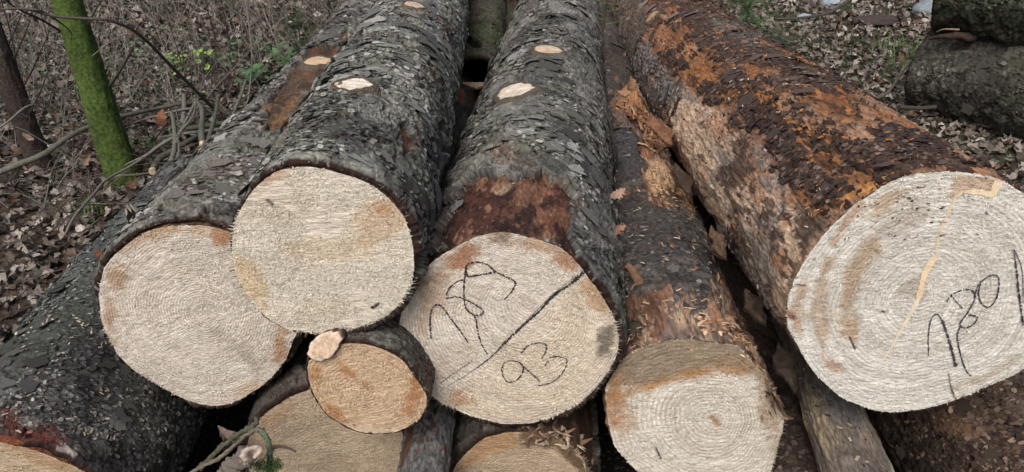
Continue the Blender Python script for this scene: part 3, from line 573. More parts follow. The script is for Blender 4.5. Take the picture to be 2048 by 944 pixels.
log('spruce_log', 'biggest log, patched orange and dark brown, with black figures on its pale cut face', L5, dict(
    wood=dict(res=(560, .0028, .0048), mat=M_WOOD, col=(.33, .205, .13), grain=.0022, pit=.005, tone=.6, patch=[((.54, .41, .30), 9, 5, -.1, .8, Z5), ((.20, .18, .165), 12, 6, .18, .8, Z5), ((.07, .045, .035), 16, 7, .22, .85, Z5), ((.07, .035, .022), 20, 6, .24, .8, top5), ((.34, .22, .15), 14, 5, .3, .7, top5)], ops=[('p', top5, (.27, .13, .062), .95, 10, 18), ('e', (1330, 60, 60, 60, 40), (.22, .10, .055), .8, 10, 40), ('e', (1700, 300, 110, 40, 28), ORG, .9, 8, 60), ('e', (1560, 225, 90, 22, 28), ORG, .9, 8, 60), ('e', (1590, 90, 60, 18, 30), ORG, .8, 8, 40), ('e', (1470, 130, 50, 16, 20), ORG, .85, 8, 40), ('e', (1440, 200, 40, 12, 25), ORG, .85, 8, 30), ('e', (1750, 370, 80, 9, -25), (.50, .24, .09), .95, 5, 10), ('e', (1590, 350, 30, 40, -30), (.46, .20, .07), .9, 6, 30), ('e', (1690, 200, 60, 12, 28), (.33, .12, .04), .8, 8, 40),
             ('e', (1450, 255, 40, 26, 20), (.46, .27, .18), .95, 6, 14), ('e', (1380, 250, 26, 50, -30), (.40, .25, .15), .8, 8, 30), ('e', (1440, 340, 40, 60, -40), (.46, .31, .20), .85, 8, 40), ('e', (1550, 470, 50, 80, -30), (.44, .24, .13), .8, 8, 50), ('e', (1505, 290, 30, 60, -20), (.17, .11, .09), .7, 8, 30), ('l', (4, [(1530,245),(1555,300),(1562,330)]), (.52, .34, .24), .9, 4, 8), ('e', (1600, 520, 26, 50, 25), (.50, .30, .17), .7, 8, 20), ('e', (1640, 450, 16, 16), (.10, .09, .08), .8, 5, 10), ('e', (1470, 440, 30, 60, -35), (.30, .24, .15), .6, 8, 40), ('e', (1520, 560, 30, 60, -30), (.36, .17, .09), .7, 8, 30)]),
    bark=dict(scales=9000, ssz=.8, sthr=-.5, res=(560, .0028, .0048), mat=M_BARKD, T=.0035, default=0, rag=26, field=(.045, .011, .003, .0024, 1.2), on=[(top5, .50, (13, 5)), ([(1560,330),(1640,330),(1700,380),(1650,440),(1610,410)], .6, (12, 7)), ([(1340,20),(1420,10),(1560,110),(1480,130),(1400,90)], .65, (10, 6)), (low5, .66, (12, 6)), ([(1780,260),(1900,300),(2060,400),(1960,360),(1840,320)], .8, (9, 6)), ([(1600,230),(1760,300),(1700,340),(1560,260)], .58, (12, 6))],
              cols=[(.032, .020, .017), (.062, .041, .033), (.125, .085, .065)], inner_shade=(.06, .028, .018), ops=[('p', low5, (.15, .125, .105), .8, 8, 30), ('e', (1310, 150, 30, 60, -20), (.21, .20, .195), .7, 8, 30), ('e', (1500, 70, 60, 14, 20), (.15, .14, .12), .7)]),
    face=dict(bands=.085, mat=F_BIG, col=(.64, .63, .585), pith=c5([(545, 500)])[0], rot=-.05, fib=9000, n=(520, 190), ops=[
            ('p', c5([(385,262),(405,330),(340,400),(312,480),(295,540),(322,600),(315,685),(262,630),(248,520),(275,400),(335,300)]), (.40, .29, .19), .85, 10, 10), ('p', c5([(235,360),(215,430),(205,520),(215,600),(200,700),(160,640),(152,540),(170,430),(205,350)]), (.41, .305, .205), .8, 10, 10), ('p', c5([(110,450),(140,430),(120,520),(118,640),(80,620),(75,540)]), (.44, .31, .20), .85, 10, 10), ('e', (1670, 730, 22, 10, 20), (.35, .20, .11), .7),
            ('p', c5([(60,550),(200,545),(320,535),(320,575),(180,570),(60,580)]), (.52, .47, .38), .85, 5, 4), ('p', c5([(670,60),(830,65),(795,125),(710,110),(640,140)]), (.45, .31, .19), .75, 5, 5), ('e', c5([(520,470)])[0]+(30, 26), (.36, .30, .24), .55), ('l', (7, c5([(330,160),(280,215),(230,300)])), (.36, .22, .12), .7, 6, 5), ('e', c5([(430,150)])[0]+(40, 14, -30), (.40, .27, .15), .7), ('e', c5([(480,220)])[0]+(60, 30, -30), (.38, .33, .27), .5),
            ('l', (6, c5([(660,830),(780,790),(900,720)])), (.40, .34, .22), .6, 6, 5), ('l', (3, c5([(400,550),(425,550)])), (.30, .22, .15), .7, 4, 2), ('l', (2, c5([(408,549),(413,551)])), (.02, .02, .02), 1, 1.5, 0), ('l', (2.2, c5([(290,645),(308,685)])), (.02, .018, .015), 1, 1.5, 1), ('l', (1.4, c5([(90,453),(130,455)])), (.04, .03, .03), 1, 1.5, 1), ('l', (1.8, c5([(648,775),(655,820),(668,862)])), (.025, .022, .02), 1, 1.5, 1), ('e', (1583, 632, 11, 7, 20), (.20, .07, .04), .9, 3, 3)],
        spl=[(-100, -20, 110, .010), (150, 200, 40, .007), (60, 150, 50, .005)], fibcol=(.70, .66, .58))))
mb = MB()
for k, (s_, w0, w1) in enumerate([([(575,710),(575,640),(585,580),(605,560),(625,580)], 1.8, 2.5), ([(625,580),(645,640),(665,710),(675,750)], 4.2, 4.5), ([(640,515),(660,490),(700,472),(735,475),(745,500),(720,550),(690,595),(710,610),(740,595),(752,570),(720,562)], 2.6, 2.6), ([(655,490),(700,540)], 1.6, 1.6),
        ([(690,605),(680,640),(690,700),(710,760),(730,785)], 3, 2.2), ([(740,500),(760,450),(800,420),(828,425),(830,470),(815,515),(790,535),(765,515),(757,480),(765,450)], 2.6, 2.2), ([(885,325),(895,400),(905,490),(920,600)], 3.0, 3.5), ([(890,330),(915,400),(920,520)], 1.4, 1.4)]):
    if k in (2, 5, 6): mb.build('crayon_figure', M_MARK, L5.face, smooth=False); mb = MB()
    stroke(mb, L5, c5(s_), w0*1.15, w1*1.15, (.04, .04, .048), .2, k+40)
mb.build('crayon_figure', M_MARK, L5.face, smooth=False)
mb = MB()
stroke(mb, L5, c5([(832,78),(805,122),(755,116),(700,115)]), 16, 7, (.74, .62, .43), 0, 1); stroke(mb, L5, c5([(700,115),(665,150),(645,200),(625,245),(610,290),(603,340)]), 4.5, 4, (.66, .54, .37), 0, 2)
stroke(mb, L5, c5([(605,350),(580,380),(560,420),(548,470),(540,500)]), 12, 12, (.72, .58, .40), 0, 3); stroke(mb, L5, c5([(540,500),(515,550),(480,610),(440,680),(400,745)]), 9, 3, (.72, .64, .50), 0, 4)
mb.build('torn_ridge', M_CHIP, L5.face, smooth=False)
knot(L5, 1307, 35, 0, .030, (.40, .27, .17), seed=12, ex=.002); 
# 6 small tan log under the highest
c6 = lambda p: tr(p, (480,640), .3221)
poly6 = c6([(425,250),(460,235),(510,210),(570,165),(640,148),(720,145),(800,155),(880,180),(960,215),(1020,260),(1080,350),(1130,420),(1160,470),(1155,540),(1120,600),(1060,650),(980,685),(880,700),(780,700),(700,675),(620,630),(550,590),(490,510),(450,430),(425,340)])
L6 = make_axis((-.258, 1.027, .560), 1.0, -4.0, .100, .01, 0, 2.4, poly6, seed=66, lump=.003)
BKS = dict(cols=[(.035, .031, .028), (.060, .055, .048), (.10, .092, .08)])
log('spruce_log', 'smallest log, its oval tan cut face wedged right under the highest log', L6, dict(
    wood=dict(res=(120, .006, .02), mat=M_WOOD, col=(.10, .05, .03)),
    bark=dict(res=(240, .003, .012), patch=LICH, rag_=1, mat=M_BARK, T=.005, jag=.002, field=(.03, .01, .0018, .001), **BKS),
    face=dict(mat=F_TAN, col=(.54, .41, .28), pith=c6([(770,445)])[0], rot=.3, n=(300, 90), fib=3500, ops=[('e', c6([(900,560)])[0]+(34, 26), (.54, .42, .30), .7), ('e', c6([(470,320)])[0]+(14, 30), (.40, .20, .085), .7), ('e', c6([(660,320)])[0]+(26, 10, 40), (.33, .15, .06), .8), ('e', c6([(580,580)])[0]+(34, 10, 40), (.38, .18, .075), .7), ('e', c6([(1080,450)])[0]+(14, 40, 20), (.40, .19, .08), .8), ('e', c6([(560,370)])[0]+(14, 18), (.52, .40, .28), .6), ('l', (1.6, c6([(705,650),(720,660)])), (.05, .03, .02), 1, 1.5, 1),
            ('e', c6([(850,680)])[0]+(60, 6), (.58, .48, .38), .8)], spl=[(-100, -20, 20, .004)], fibcol=(.55, .42, .28))))
# pruned branch stub on its shoulder
mb = MB(); q = [on_face(L6, *c6([(x, y)])[0], .004) for x, y in [(440,235),(600,100)]]
p0 = q[0]*.45+q[1]*.55; dv = norm(q[1]-q[0]); a = np.arange(28)*2*math.pi/28; side = norm(np.cross(dv, L6.D)); side = side*(1 if side[2] < 0 else -1)
nf = norm(-L6.D*.9-side*.35); wv = norm(np.cross(nf, dv)); V = []; Cc = []
for q_, z, cl in [(0, 0, (.52, .42, .33)), (.4, 0, (.50, .37, .27)), (.8, 0, (.55, .44, .34)), (.93, -.0005, (.62, .52, .42)), (1, -.002, (.20, .12, .08)), (1.0, -.012, (.06, .04, .035)), (.7, -.05, (.06, .04, .035))]:
    V.append(p0+q_*(np.cos(a)[:, None]*dv*.038+np.sin(a)[:, None]*wv*.021)*(1+.16*fbm(np.cos(a)*2.5, np.sin(a)*2.5, 0, 9, 4, .7))[:, None]+nf*(z+.004)); Cc.append(np.tile(cl, (28, 1)))
stb = mesh_obj('branch_stub', np.concatenate(V), grid_faces(7, 28, True), M_TWIG, L6.root, np.concatenate(Cc))
# 7 and 9 bottom row
poly7 = [(528,830),(560,807),(602,785),(650,772),(720,780),(770,805),(800,850),(808,890),(803,930),(785,985),(740,1030),(680,1050),(600,1040),(540,1005),(505,955),(495,900),(505,860)]
L7 = make_axis((-.385, 1.16, .285), 0, 0, .165, .01, 0, 3.5, poly7, seed=77)
log('spruce_log', 'bottom-row log whose dull cut face shows directly below the smallest tan log', L7, dict(
    wood=dict(res=(120, .006, .02), mat=M_WOOD, col=(.08, .045, .03)), bark=dict(res=(300, .0035, .012), mat=M_BARKD, T=.008, jag=.005, **BKS),
    face=dict(mat=F_FINE, col=(.45, .37, .275), pith=(680, 962), rot=.2, fib=6000, ops=[('e', c6([(240,580)])[0]+(40, 16, -35), (.36, .24, .15), .7), ('e', c6([(130,800)])[0]+(20, 14), (.36, .22, .12), .6)], fibcol=(.50, .42, .32))))
poly9 = [(899,955),(906,943),(926,914),(945,895),(969,876),(999,868),(1013,862),(1030,864),(1073,864),(1112,872),(1145,895),(1172,930),(1190,990),(1175,1070),(1110,1120),(1030,1130),(950,1110),(905,1050),(893,995)]
L9 = make_axis((.035, 1.10, .235), 2.0, 0, .160, .01, 0, 3.5, poly9, seed=99)
log('spruce_log', 'bottom-row log whose orange-rimmed cut face peeks out directly below the middle log', L9, dict(
    wood=dict(res=(240, .0035, .012), mat=M_ROT, col=(.075, .045, .03), grain=.004, pit=.004), bark=dict(res=(260, .0035, .012), mat=M_SMOOTH, T=.006, off=[([(1020,800),(1220,800),(1220,944),(1165,944),(1110,880),(1020,868)],)], **BKS),
    face=dict(mat=F_FINE, col=(.46, .37, .27), pith=(1050, 985), fib=5000, ops=[('p', [(900,950),(960,870),(1030,850),(1040,895),(1000,900),(950,930)], (.40, .245, .125), .8, 8, 8), ('p', [(1035,850),(1120,860),(1210,960),(1160,944),(1110,895),(1040,893)], (.13, .085, .05), .9, 6, 6)], spl=[(20, 80, 40, .014)], fibcol=(.50, .40, .28))))
# 8 thin grey one in front of the bottom row
L8 = make_axis((-.177, .62, .351), .75, -.4, .050, .006, 0, 2.2, None, seed=88, lump=.006)
log('thin_log', 'thin grey log running out of the photo bottom between two bottom-row cut faces', L8, dict(
    wood=dict(res=(90, .006, .02), mat=M_WOOD, col=(.12, .06, .04)), bark=dict(res=(200, .003, .010), mat=M_SMOOTH, T=.003, off=[([(790,930),(815,850),(832,850),(828,880),(812,944)], .8)], cols=[(.055, .055, .058), (.10, .102, .105), (.17, .17, .17)], field=(.05, .012, .0015, .0008)),
    face=dict(mat=F_FINE, col=PALE, n=(100, 30), fib=300)))
# 10 low left
L10 = make_axis((-.93, .94, .300), -1.0, 0, .222, .010, 0, 1.18, None, seed=101, lump=.012)
log('spruce_log', 'dark green-black log at the lower left, sprinkled with sawdust', L10, dict(
    wood=dict(res=(200, .005, .012), mat=M_WOOD, col=(.20, .07, .035)), bark=dict(scales=9000, ssz=.8, res=(520, .0026, .006), mat=M_BARKD, T=.010, jag=.012, off=[([(-20,860),(60,880),(120,910),(160,950),(60,950),(-20,900)], .75)],
              cracks=[([(305,800),(310,770),(330,760)], 3, .004)], field=(.07, .012, .004, .0020),
              cols=[(.028, .028, .029), (.064, .066, .066), (.15, .152, .148)], moss=(.060, .072, .058, .35), ops=[('e', (110, 640, 120, 70, -45), (.070, .085, .070), .6), ('e', (200, 470, 60, 60, -45), (.055, .085, .085), .6), ('e', (60, 870, 70, 26, 25), (.12, .035, .025), .8), ('e', (60, 845, 22, 14), (.28, .24, .22), .8, 4, 8), ('e', (137, 900, 20, 9, 20), (.42, .38, .35), .9, 3, 8), ('e', (250, 760, 120, 80), (.026, .026, .028), .6)]),
    face=dict(mat=F_FINE, col=(.50, .41, .29), fib=6000, ops=[('e', (60, 905, 100, 12, 20), (.40, .24, .13), .6)])))
# 11, 12 low right
L11 = make_axis((.628, .58, .322), 5.6, .7, .068, .010, 0, 2.4, None, seed=111, lump=.008)
log('thin_log', 'thin stripped grey-tan log running out of the photo bottom under the biggest log', L11, dict(
    wood=dict(res=(220, .0035, .010), mat=M_WOOD, col=(.19, .155, .125), grain=.003, pit=.003, tone=.8, patch=[((.12, .11, .105), 14, 4, .05, .7, None), ((.30, .25, .17), 18, 4, .2, .7, None)], ops=[('e', (1660, 850, 40, 70, -25), (.25, .20, .12), .8, 8, 30), ('e', (1690, 800, 40, 50, -30), (.17, .18, .19), .7, 8, 30), ('e', (1620, 900, 40, 50), (.10, .075, .06), .8, 8, 30)]), face=dict(mat=F_FINE, col=PALE, n=(100, 30), fib=300)))
L12 = make_axis((1.19, .50, .200), -4.8, -.6, .215, .010, 0, 3.2, None, seed=121, lump=.012)
log('spruce_log', 'dark brown log in the bottom right corner, covered with crumbs and chips', L12, dict(
    wood=dict(res=(160, .006, .02), mat=M_WOOD, col=(.10, .05, .035)), bark=dict(scales=6000, sthr=-.6, res=(420, .003, .008), mat=M_BARKD, T=.009, field=(.05, .014, .005, .003), cols=[(.024, .018, .015), (.060, .042, .032), (.12, .085, .06)], ops=[('e', (1950, 860, 60, 20, 10), (.20, .12, .075), .6, 8, 30)]),
    face=dict(mat=F_FINE, col=PALE, n=(160, 40), fib=500)))
L16 = make_axis((.60, .52, .10), 1.5, 0, .150, .006, 0, 2.6, None, seed=161, lump=.014)
log('spruce_log', 'dark log deep in the gap beneath the rotten-sided log and the thin stripped one', L16, dict(
    wood=dict(res=(100, .01, .02), mat=M_WOOD, col=(.08, .05, .035)), bark=dict(scales=3000, res=(300, .0035, .008), mat=M_BARKD, T=.009, cols=[(.024, .018, .015), (.055, .040, .032), (.10, .075, .06)]),
    face=dict(mat=F_FINE, col=PALE, n=(120, 30), fib=300)))
# chips and sawdust lying on the logs
def sprinkle(L, n, cols, uvbox, sz=(.002, .008), name='sawdust_chips', th0=.3, th1=2.8, s0=0, s1=1.6, clump=8, thr=-.2, extra=.012, wid=.3):
    mb = MB()
    u0, v0, u1, v1 = uvbox; V = []; C_ = []; i = 0
    while i < n:
        u_, v_ = random.uniform(u0, u1), random.uniform(v0, v1)
        if float(fbm(u_*.012*clump/8, v_*.02*clump/8, 0, L.seed, 3)) < thr: i += 1; continue
        th, s, p, nn = hit_fast(L, u_, v_, extra)
        i += 1
        if th is None: continue
        t = norm(np.cross(nn, [random.gauss(0, 1), random.gauss(0, 1), random.gauss(0, 1)])); b = np.cross(nn, t); l = random.uniform(*sz); w = l*random.uniform(.12, wid)
        k = np.array(random.choice(cols))*random.uniform(.7, 1.15); up_ = nn*random.uniform(0, .003)
        mb.add([p-t*l-b*w, p+t*l-b*w+up_, p+t*l*.8+b*w+up_, p-t*l*.9+b*w, p+nn*.0015], [[0, 1, 4], [1, 2, 4], [2, 3, 4], [3, 0, 4]], k)
    if mb.n: tag(mb.build(name, M_CHIP, L.root, smooth=False), kind='stuff')
def hit_fast(L, u, v, extra):
    r = norm(ray(u, v)); t0, t1 = .6, 5.0
    ts = np.linspace(t0, t1, 240)
    for _ in range(2):
        P = CAM+ts[:, None]*r; q = P-L.X0; s = q@L.D; q = q-L.D*s[:, None]-L.ex*(L.bx*s*s)[:, None]; d = np.hypot(q@L.ex, q@L.ez)
        th = np.arctan2(q@L.ez, q@L.ex); ok = np.where((d < rad(L, th, np.maximum(s, 0))+extra) & (s > 0))[0]
        if not len(ok): return None, None, None, None
        i = ok[0]; ts = np.linspace(ts[max(i-1, 0)], ts[i]+1e-6, 20)
    i = ok[0]
    return th[i], s[i], P[i], math.cos(th[i])*L.ex+math.sin(th[i])*L.ez
SAW = [(.46, .41, .33), (.34, .30, .24), (.22, .19, .15), (.14, .13, .11)]
sprinkle(L10, 1500, SAW, (0, 430, 420, 900), (.0014, .0055), thr=.0, wid=.5, extra=.017)
sprinkle(L12, 1500, [(.11, .07, .05), (.07, .045, .035), (.045, .03, .025), (.03, .022, .02), (.05, .035, .03), (.22, .16, .12)], (1740, 700, 2048, 944), (.001, .009), name='bark_crumbs', thr=-1, wid=.8)
sprinkle(L5, 1100, [(.03, .018, .015), (.05, .03, .025), (.35, .15, .05)], (1280, 20, 2000, 480), (.001, .006), name='bark_crumbs', thr=-.3, wid=.8)
sprinkle(L5, 420, [(.55, .50, .42), (.45, .30, .18), (.20, .13, .10)], (1400, 100, 2000, 520), (.0012, .006), thr=-.1)
sprinkle(L4, 500, [(.45, .33, .22), (.52, .44, .33), (.25, .14, .08)], (1220, 180, 1500, 700), (.002, .009), thr=-.2)
sprinkle(L11, 260, [(.10, .08, .06), (.30, .26, .19), (.05, .04, .035)], (1560, 700, 1790, 944), (.001, .006), thr=-.6, extra=.002, wid=.6)
sprinkle(L3, 260, SAW, (880, 20, 1220, 520), (.001, .004), thr=-.2)
sprinkle(L2, 260, SAW, (540, 20, 900, 500), (.001, .004), thr=-.2)
sprinkle(L1, 160, SAW, (250, 100, 700, 430), (.001, .004), thr=-.2)
# torn slivers and rotten slabs along the right side of log 4
def slivers(L, line, n, lmin, lmax, cols, name, label=None, spread=8, dirj=.3, wid=(.002, .007), rise=.25, extra=.0):
    mb = MB(); line = np.array(line, float)
    for _ in range(n):
        k = random.random()*(len(line)-1); i = int(k); p_ = line[i]*(1-k+i)+line[i+1]*(k-i)
        th, s, p, nn = hit_fast(L, p_[0]+random.gauss(0, spread), p_[1]+random.gauss(0, spread), extra)
        if th is None: continue
        d = norm(-L.D*random.choice([1, 1, -1])+nn*random.uniform(0, rise)+L.ex*random.gauss(0, dirj)); s_ = norm(np.cross(d, nn)); l = random.uniform(lmin, lmax); w = random.uniform(*wid); t = w*.5
        c = np.array(random.choice(cols))*random.uniform(.6, 1.2); z = nn*t; a = p-d*l*.3-nn*.003; m_ = p+d*l*.3+s_*random.gauss(0, w*.4); e = p+d*l*.7+s_*random.gauss(0, w)
        V = [a-s_*w, a+s_*w, a+s_*w*.8+z, a-s_*w*.8+z, m_-s_*w*.8, m_+s_*w*.8, m_+s_*w*.5+z, m_-s_*w*.5+z, e-s_*w*.15, e+s_*w*.2]
        mb.add(V, [[3, 2, 6, 7], [0, 3, 7, 4], [2, 1, 5, 6]], c); mb.add(V, [[7, 6, 9], [4, 7, 8], [6, 5, 9], [7, 9, 8]], c)
    o = mb.build(name, M_CHIP, L.root, smooth=False); tag(o, label, kind='stuff'); return o
RW = [(.36, .20, .11), (.45, .29, .17), (.24, .12, .07), (.52, .38, .24), (.12, .07, .05)]
slivers(L4, [(1400,440),(1450,540),(1500,620),(1545,720)], 260, .015, .07, RW, 'torn_splinters', spread=9)
slivers(L4, [(1380,610),(1430,650),(1490,680),(1525,720)], 120, .008, .03, [(.5, .28, .17), (.55, .42, .30), (.35, .18, .1)], 'torn_splinters', spread=10, dirj=.8, rise=.7)
slivers(L4, [(1240,195),(1290,240),(1320,300)], 130, .02, .08, [(.33, .17, .09), (.25, .12, .07), (.42, .25, .14)], 'rotten_shards', spread=10)
slivers(L4, [(1300,350),(1340,400),(1400,450)], 160, .01, .04, [(.48, .33, .20), (.40, .25, .14)], 'torn_splinters', spread=14, dirj=.5, rise=.5)
slivers(L4, [(1495,640),(1540,700),(1556,760),(1556,800)], 320, .015, .06, [(.22, .15, .10), (.30, .21, .14), (.14, .09, .06), (.08, .055, .04)], 'torn_splinters', spread=13, dirj=.25, rise=.25, wid=(.002, .010))
slivers(L9, [(1050,860),(1120,870),(1180,920)], 60, .012, .05, [(.25, .16, .10), (.45, .38, .28), (.10, .06, .045)], 'torn_splinters', spread=12, dirj=.8, rise=.5)
# upright broken twig stub on log 4
th, s, p, nn = hit(L4, 1280, 566, .004); mb = MB(); tube(mb, [p-nn*.01, p+nn*.03-L4.ex*.004, p+nn*.048-L4.ex*.010], [.011, .009, .006], (.20, .12, .075), 9, .25, 4, res=3)
mb.build('branch_stub', M_TWIG, L4.root)
knot(L4, 1265, 662, 0, .018, (.05, .045, .045), (.03, .025, .02), h=.008, seed=15, ex=0.0)
# 13, 14 the other stack, right
M_BARKG2 = mat_surface('mossy_bark', 70, 70, (.15, .17, .12), .3, .62)
GB = dict(cols=[(.018, .017, .015), (.044, .043, .037), (.085, .085, .07)], moss=(.036, .046, .028, .35))
L13 = make_axis((2.20, 3.86, .235), 143, 0, .245, .0, 0, 3.4, None, seed=131, lump=.012)
log('spruce_log', 'lower log of the separate stack at the right, lying on the leaves', L13, dict(
    wood=dict(res=(120, .01, .01), mat=M_WOOD, col=(.10, .05, .035)), bark=dict(scales=3500, ssz=1.5, res=(480, .005, .003), mat=M_BARKG2, T=.010, field=(.06, .024, .010, .005, 1.0), **GB), face=dict(mat=F_FINE, col=PALE, n=(160, 40), fib=300)), 'logs of the separate stack at the right')
L14 = make_axis((2.12, 3.78, .68), 132, 0, .23, .0, 0, 3.4, None, seed=141, lump=.012)
log('spruce_log', 'upper log of the separate stack at the right, with a torn stub on its end', L14, dict(
    wood=dict(res=(120, .01, .01), mat=M_WOOD, col=(.10, .05, .035)), bark=dict(scales=3500, ssz=1.5, res=(480, .005, .003), mat=M_BARKG2, T=.010, field=(.07, .024, .010, .005, .7), cols=[(.014, .016, .013), (.030, .035, .025), (.055, .066, .042)], moss=(.022, .036, .018, .6)), face=dict(mat=F_FINE, col=PALE, n=(160, 40), fib=300)), 'logs of the separate stack at the right')
q0 = at_y(1915, 72, 3.55); q1 = at_y(1857, 78, 3.62); mb = MB(); tube(mb, [q0+[.08, 0, 0], q0, (q0+q1)/2+[0, 0, .008], q1], [.030, .016, .010, .004], (.045, .03, .022), 8, .6, 3, res=6)
tube(mb, [q0+[0, 0, .03], (q0+q1)/2+[0, 0, .04], q1+[.03, 0, .035]], [.005, .004, .002], (.26, .22, .17), 6, .6, 5, res=3)
mb.build('torn_stub', M_TWIG, L14.root)
# 15 hollow mossy log between 2 and 3; near-black wood paints the shade inside its hole
p15 = at_y(955, 150, 2.75); L15 = make_axis((p15[0], 2.75, p15[2]-.02), .5, 9.0, .085, .008, 0, 1.1, None, seed=151, lump=.008)
log('hollow_log', 'short mossy hollow log with a hole painted dark, behind the highest and the middle log', L15, dict(
    wood=dict(res=(60, .01, .01), mat=M_WOOD, col=(.004, .004, .004)), bark=dict(res=(260, .005, .004), mat=M_BARKG, T=.016, rag=4, field=(.05, .02, .003, .0015), off=[([(918,62),(935,72),(962,82),(966,90),(955,98),(938,90),(925,80)],)], cols=[(.03, .028, .022), (.055, .055, .04), (.09, .09, .06)], moss=(.05, .085, .03, .9), inner_shade=(.02, .014, .010))))
# ------------------------------------------------------------------ ground
def gz(x, y): return .035*fbm(x*.7, y*.7, 0, 500, 3)+.012*fbm(x*4, y*4, 0, 501, 3)
xs = np.concatenate([-np.geomspace(150, 7, 40), np.linspace(-6.8, 6.8, 340), np.geomspace(7, 150, 40)])
ys = np.concatenate([-np.geomspace(100, 1.2, 30), np.linspace(-1, 10, 300), np.geomspace(10.2, 200, 40)])
GX, GY = np.meshgrid(xs, ys); GZ = gz(GX, GY)
gcol = np.clip(np.array((.060, .045, .034))*(1+.5*fbm(GX*6, GY*6, 0, 502, 4)[..., None]), .01, 1)
GC_ = (sst(.1, -.15, np.abs(GX-.1)-1.0)*sst(.1, -.1, np.abs(GY-3)-2.2))[..., None]; gcol = gcol*(1-.88*GC_)  # shade under the log pile painted into the soil colour, keeps the gaps dark
mg = sst(.0, .5, fbm(GX*.9, GY*.9, 0, 503, 3)+.35*sst(4, 6, GY)*sst(0, -1.5, GX))[..., None]*.75*(np.abs(GX) < 9)[..., None]
gcol = gcol*(1-mg)+np.array((.055, .075, .035))*mg
m_g, nt, b = nodes('forest_soil'); a = N(nt, 'ShaderNodeAttribute', attribute_name='Col'); n1 = noise(nt, mapped(nt, 1, 1, 1, 'Object'), 26, 8, .7); n2 = noise(nt, mapped(nt, 1, 1, 1, 'Object'), 90, 5, .7)
c = mixc(nt, 1.0, a.outputs['Color'], ramp(nt, n1, .3, .7, .4, 1.7), 'MULTIPLY'); c = mixc(nt, ramp(nt, n2, .56, .62, 0, .6), c, (.20, .165, .135)); nt.links.new(c, b.inputs['Base Color']); bump(nt, b, n1, .02); b.inputs['Roughness'].default_value = .95
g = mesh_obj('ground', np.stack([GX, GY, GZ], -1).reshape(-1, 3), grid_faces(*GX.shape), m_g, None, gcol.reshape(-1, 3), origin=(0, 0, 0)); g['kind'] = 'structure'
# ------------------------------------------------------------------ leaves
def leaf_outline(seed, lob=5, n=20):
    r = np.random.default_rng(seed); t = np.linspace(0, 1, n//2)
    w = .30*np.sin(math.pi*t**.75)**.8*(1+.32*np.cos(2*math.pi*lob*t+r.uniform(0, 1))); w[0] = .02; w[-1] = .01
    L_ = np.stack([-w*(1+.1*r.normal(size=len(t))), t-.5], 1); R_ = np.stack([w*(1+.1*r.normal(size=len(t))), t-.5], 1)[::-1]
    return L_, R_[::-1]
def leaf_strip(seed, n=16):
    Lx, Rx = leaf_outline(seed, 4+seed % 2, n); m = len(Lx); mid = np.stack([np.zeros(m), Lx[:, 1]], 1)
    P = np.concatenate([Lx, mid, Rx]); F = [[i, i+1, m+i+1, m+i] for i in range(m-1)]+[[m+i, m+i+1, 2*m+i+1, 2*m+i] for i in range(m-1)]
    return P, np.array(F)
def leaf3(P, r, size, curl):
    x, y = P[:, 0]*size, P[:, 1]*size; a, b, c_ = r.normal(0, 1, 3)*curl/size
    z = a*x*x*2.2+b*y*y*1.0+c_*x*y+abs(a)*np.abs(x)*.35*size*2+.05*size*np.sin(y/size*14+r.uniform(0, 6))*np.abs(x)/size*3
    return np.stack([x, y, z], 1)
TPL = [leaf_strip(k) for k in range(6)]
LC = np.array([(.20, .175, .155), (.27, .24, .215), (.145, .122, .105), (.095, .075, .062), (.36, .33, .30), (.05, .039, .034), (.14, .088, .062), (.125, .118, .108), (.19, .16, .14)])
LW = np.array([.2, .17, .17, .12, .07, .1, .05, .06, .06])
def rotm(r, tilt):
    az = r.uniform(0, 2*math.pi); t1, t2 = r.normal(0, tilt, 2)
    cz, sz = math.cos(az), math.sin(az); Rz = np.array([[cz, -sz, 0], [sz, cz, 0], [0, 0, 1]]); cx, sx = math.cos(t1), math.sin(t1); cy, sy = math.cos(t2), math.sin(t2)
    return np.array([[1, 0, 0], [0, cx, -sx], [0, sx, cx]])@np.array([[cy, 0, sy], [0, 1, 0], [-sy, 0, cy]])@Rz
def litter(name, pts, sizes, tilt, dz, label):
    V = []; F = []; C_ = []; n = 0
    for (x, y), s_ in zip(pts, sizes):
        P, f = TPL[rng.integers(6)]; q = leaf3(P, rng, s_, .55)@rotm(rng, tilt).T; q[:, 2] -= q[:, 2].min()*.6
        q = q+[x, y, float(0)+rng.uniform(0, dz)]; V.append(q); F.append(f+n); n += len(q); c = LC[rng.choice(9, p=LW)]*rng.uniform(.65, 1.25); C_.append(np.tile(c, (len(q), 1)))
    V = np.concatenate(V); V[:, 2] += gz(V[:, 0], V[:, 1])
    return tag(mesh_obj(name, V, np.concatenate(F), M_LEAF, None, np.concatenate(C_), origin=(0, 0, 0)), label, 'leaves', kind='stuff')
def region(n, x0, x1, y0, y1, ok):
    x = rng.uniform(x0, x1, n); y = rng.uniform(y0, y1, n); k = ok(x, y); return np.stack([x[k], y[k]], 1)
vis = lambda x, y: (np.abs(x) < .95+.80*y) & ~((x > -.95) & (x < 1.2) & (y > 1.1) & (y < 6)) & ~((y < 4.2) & (x > 3.6))
p1 = region(62000, -6.0, 5.6, .9, 5.2, vis); p2 = region(44000, -7.5, 7.5, 5.2, 9.5, lambda x, y: ~((x > -.6) & (x < .9) & (y < 6)))
thin = fbm(p2[:, 0]*.8, p2[:, 1]*.8, 0, 77, 3) > np.where(p2[:, 0] < -.3, -.3, -.9); p2 = p2[thin]
litter('leaf_litter', p1, rng.uniform(.020, .062, len(p1)), .5, .035, 'brown and grey dead oak leaves covering the forest floor beside the log pile')
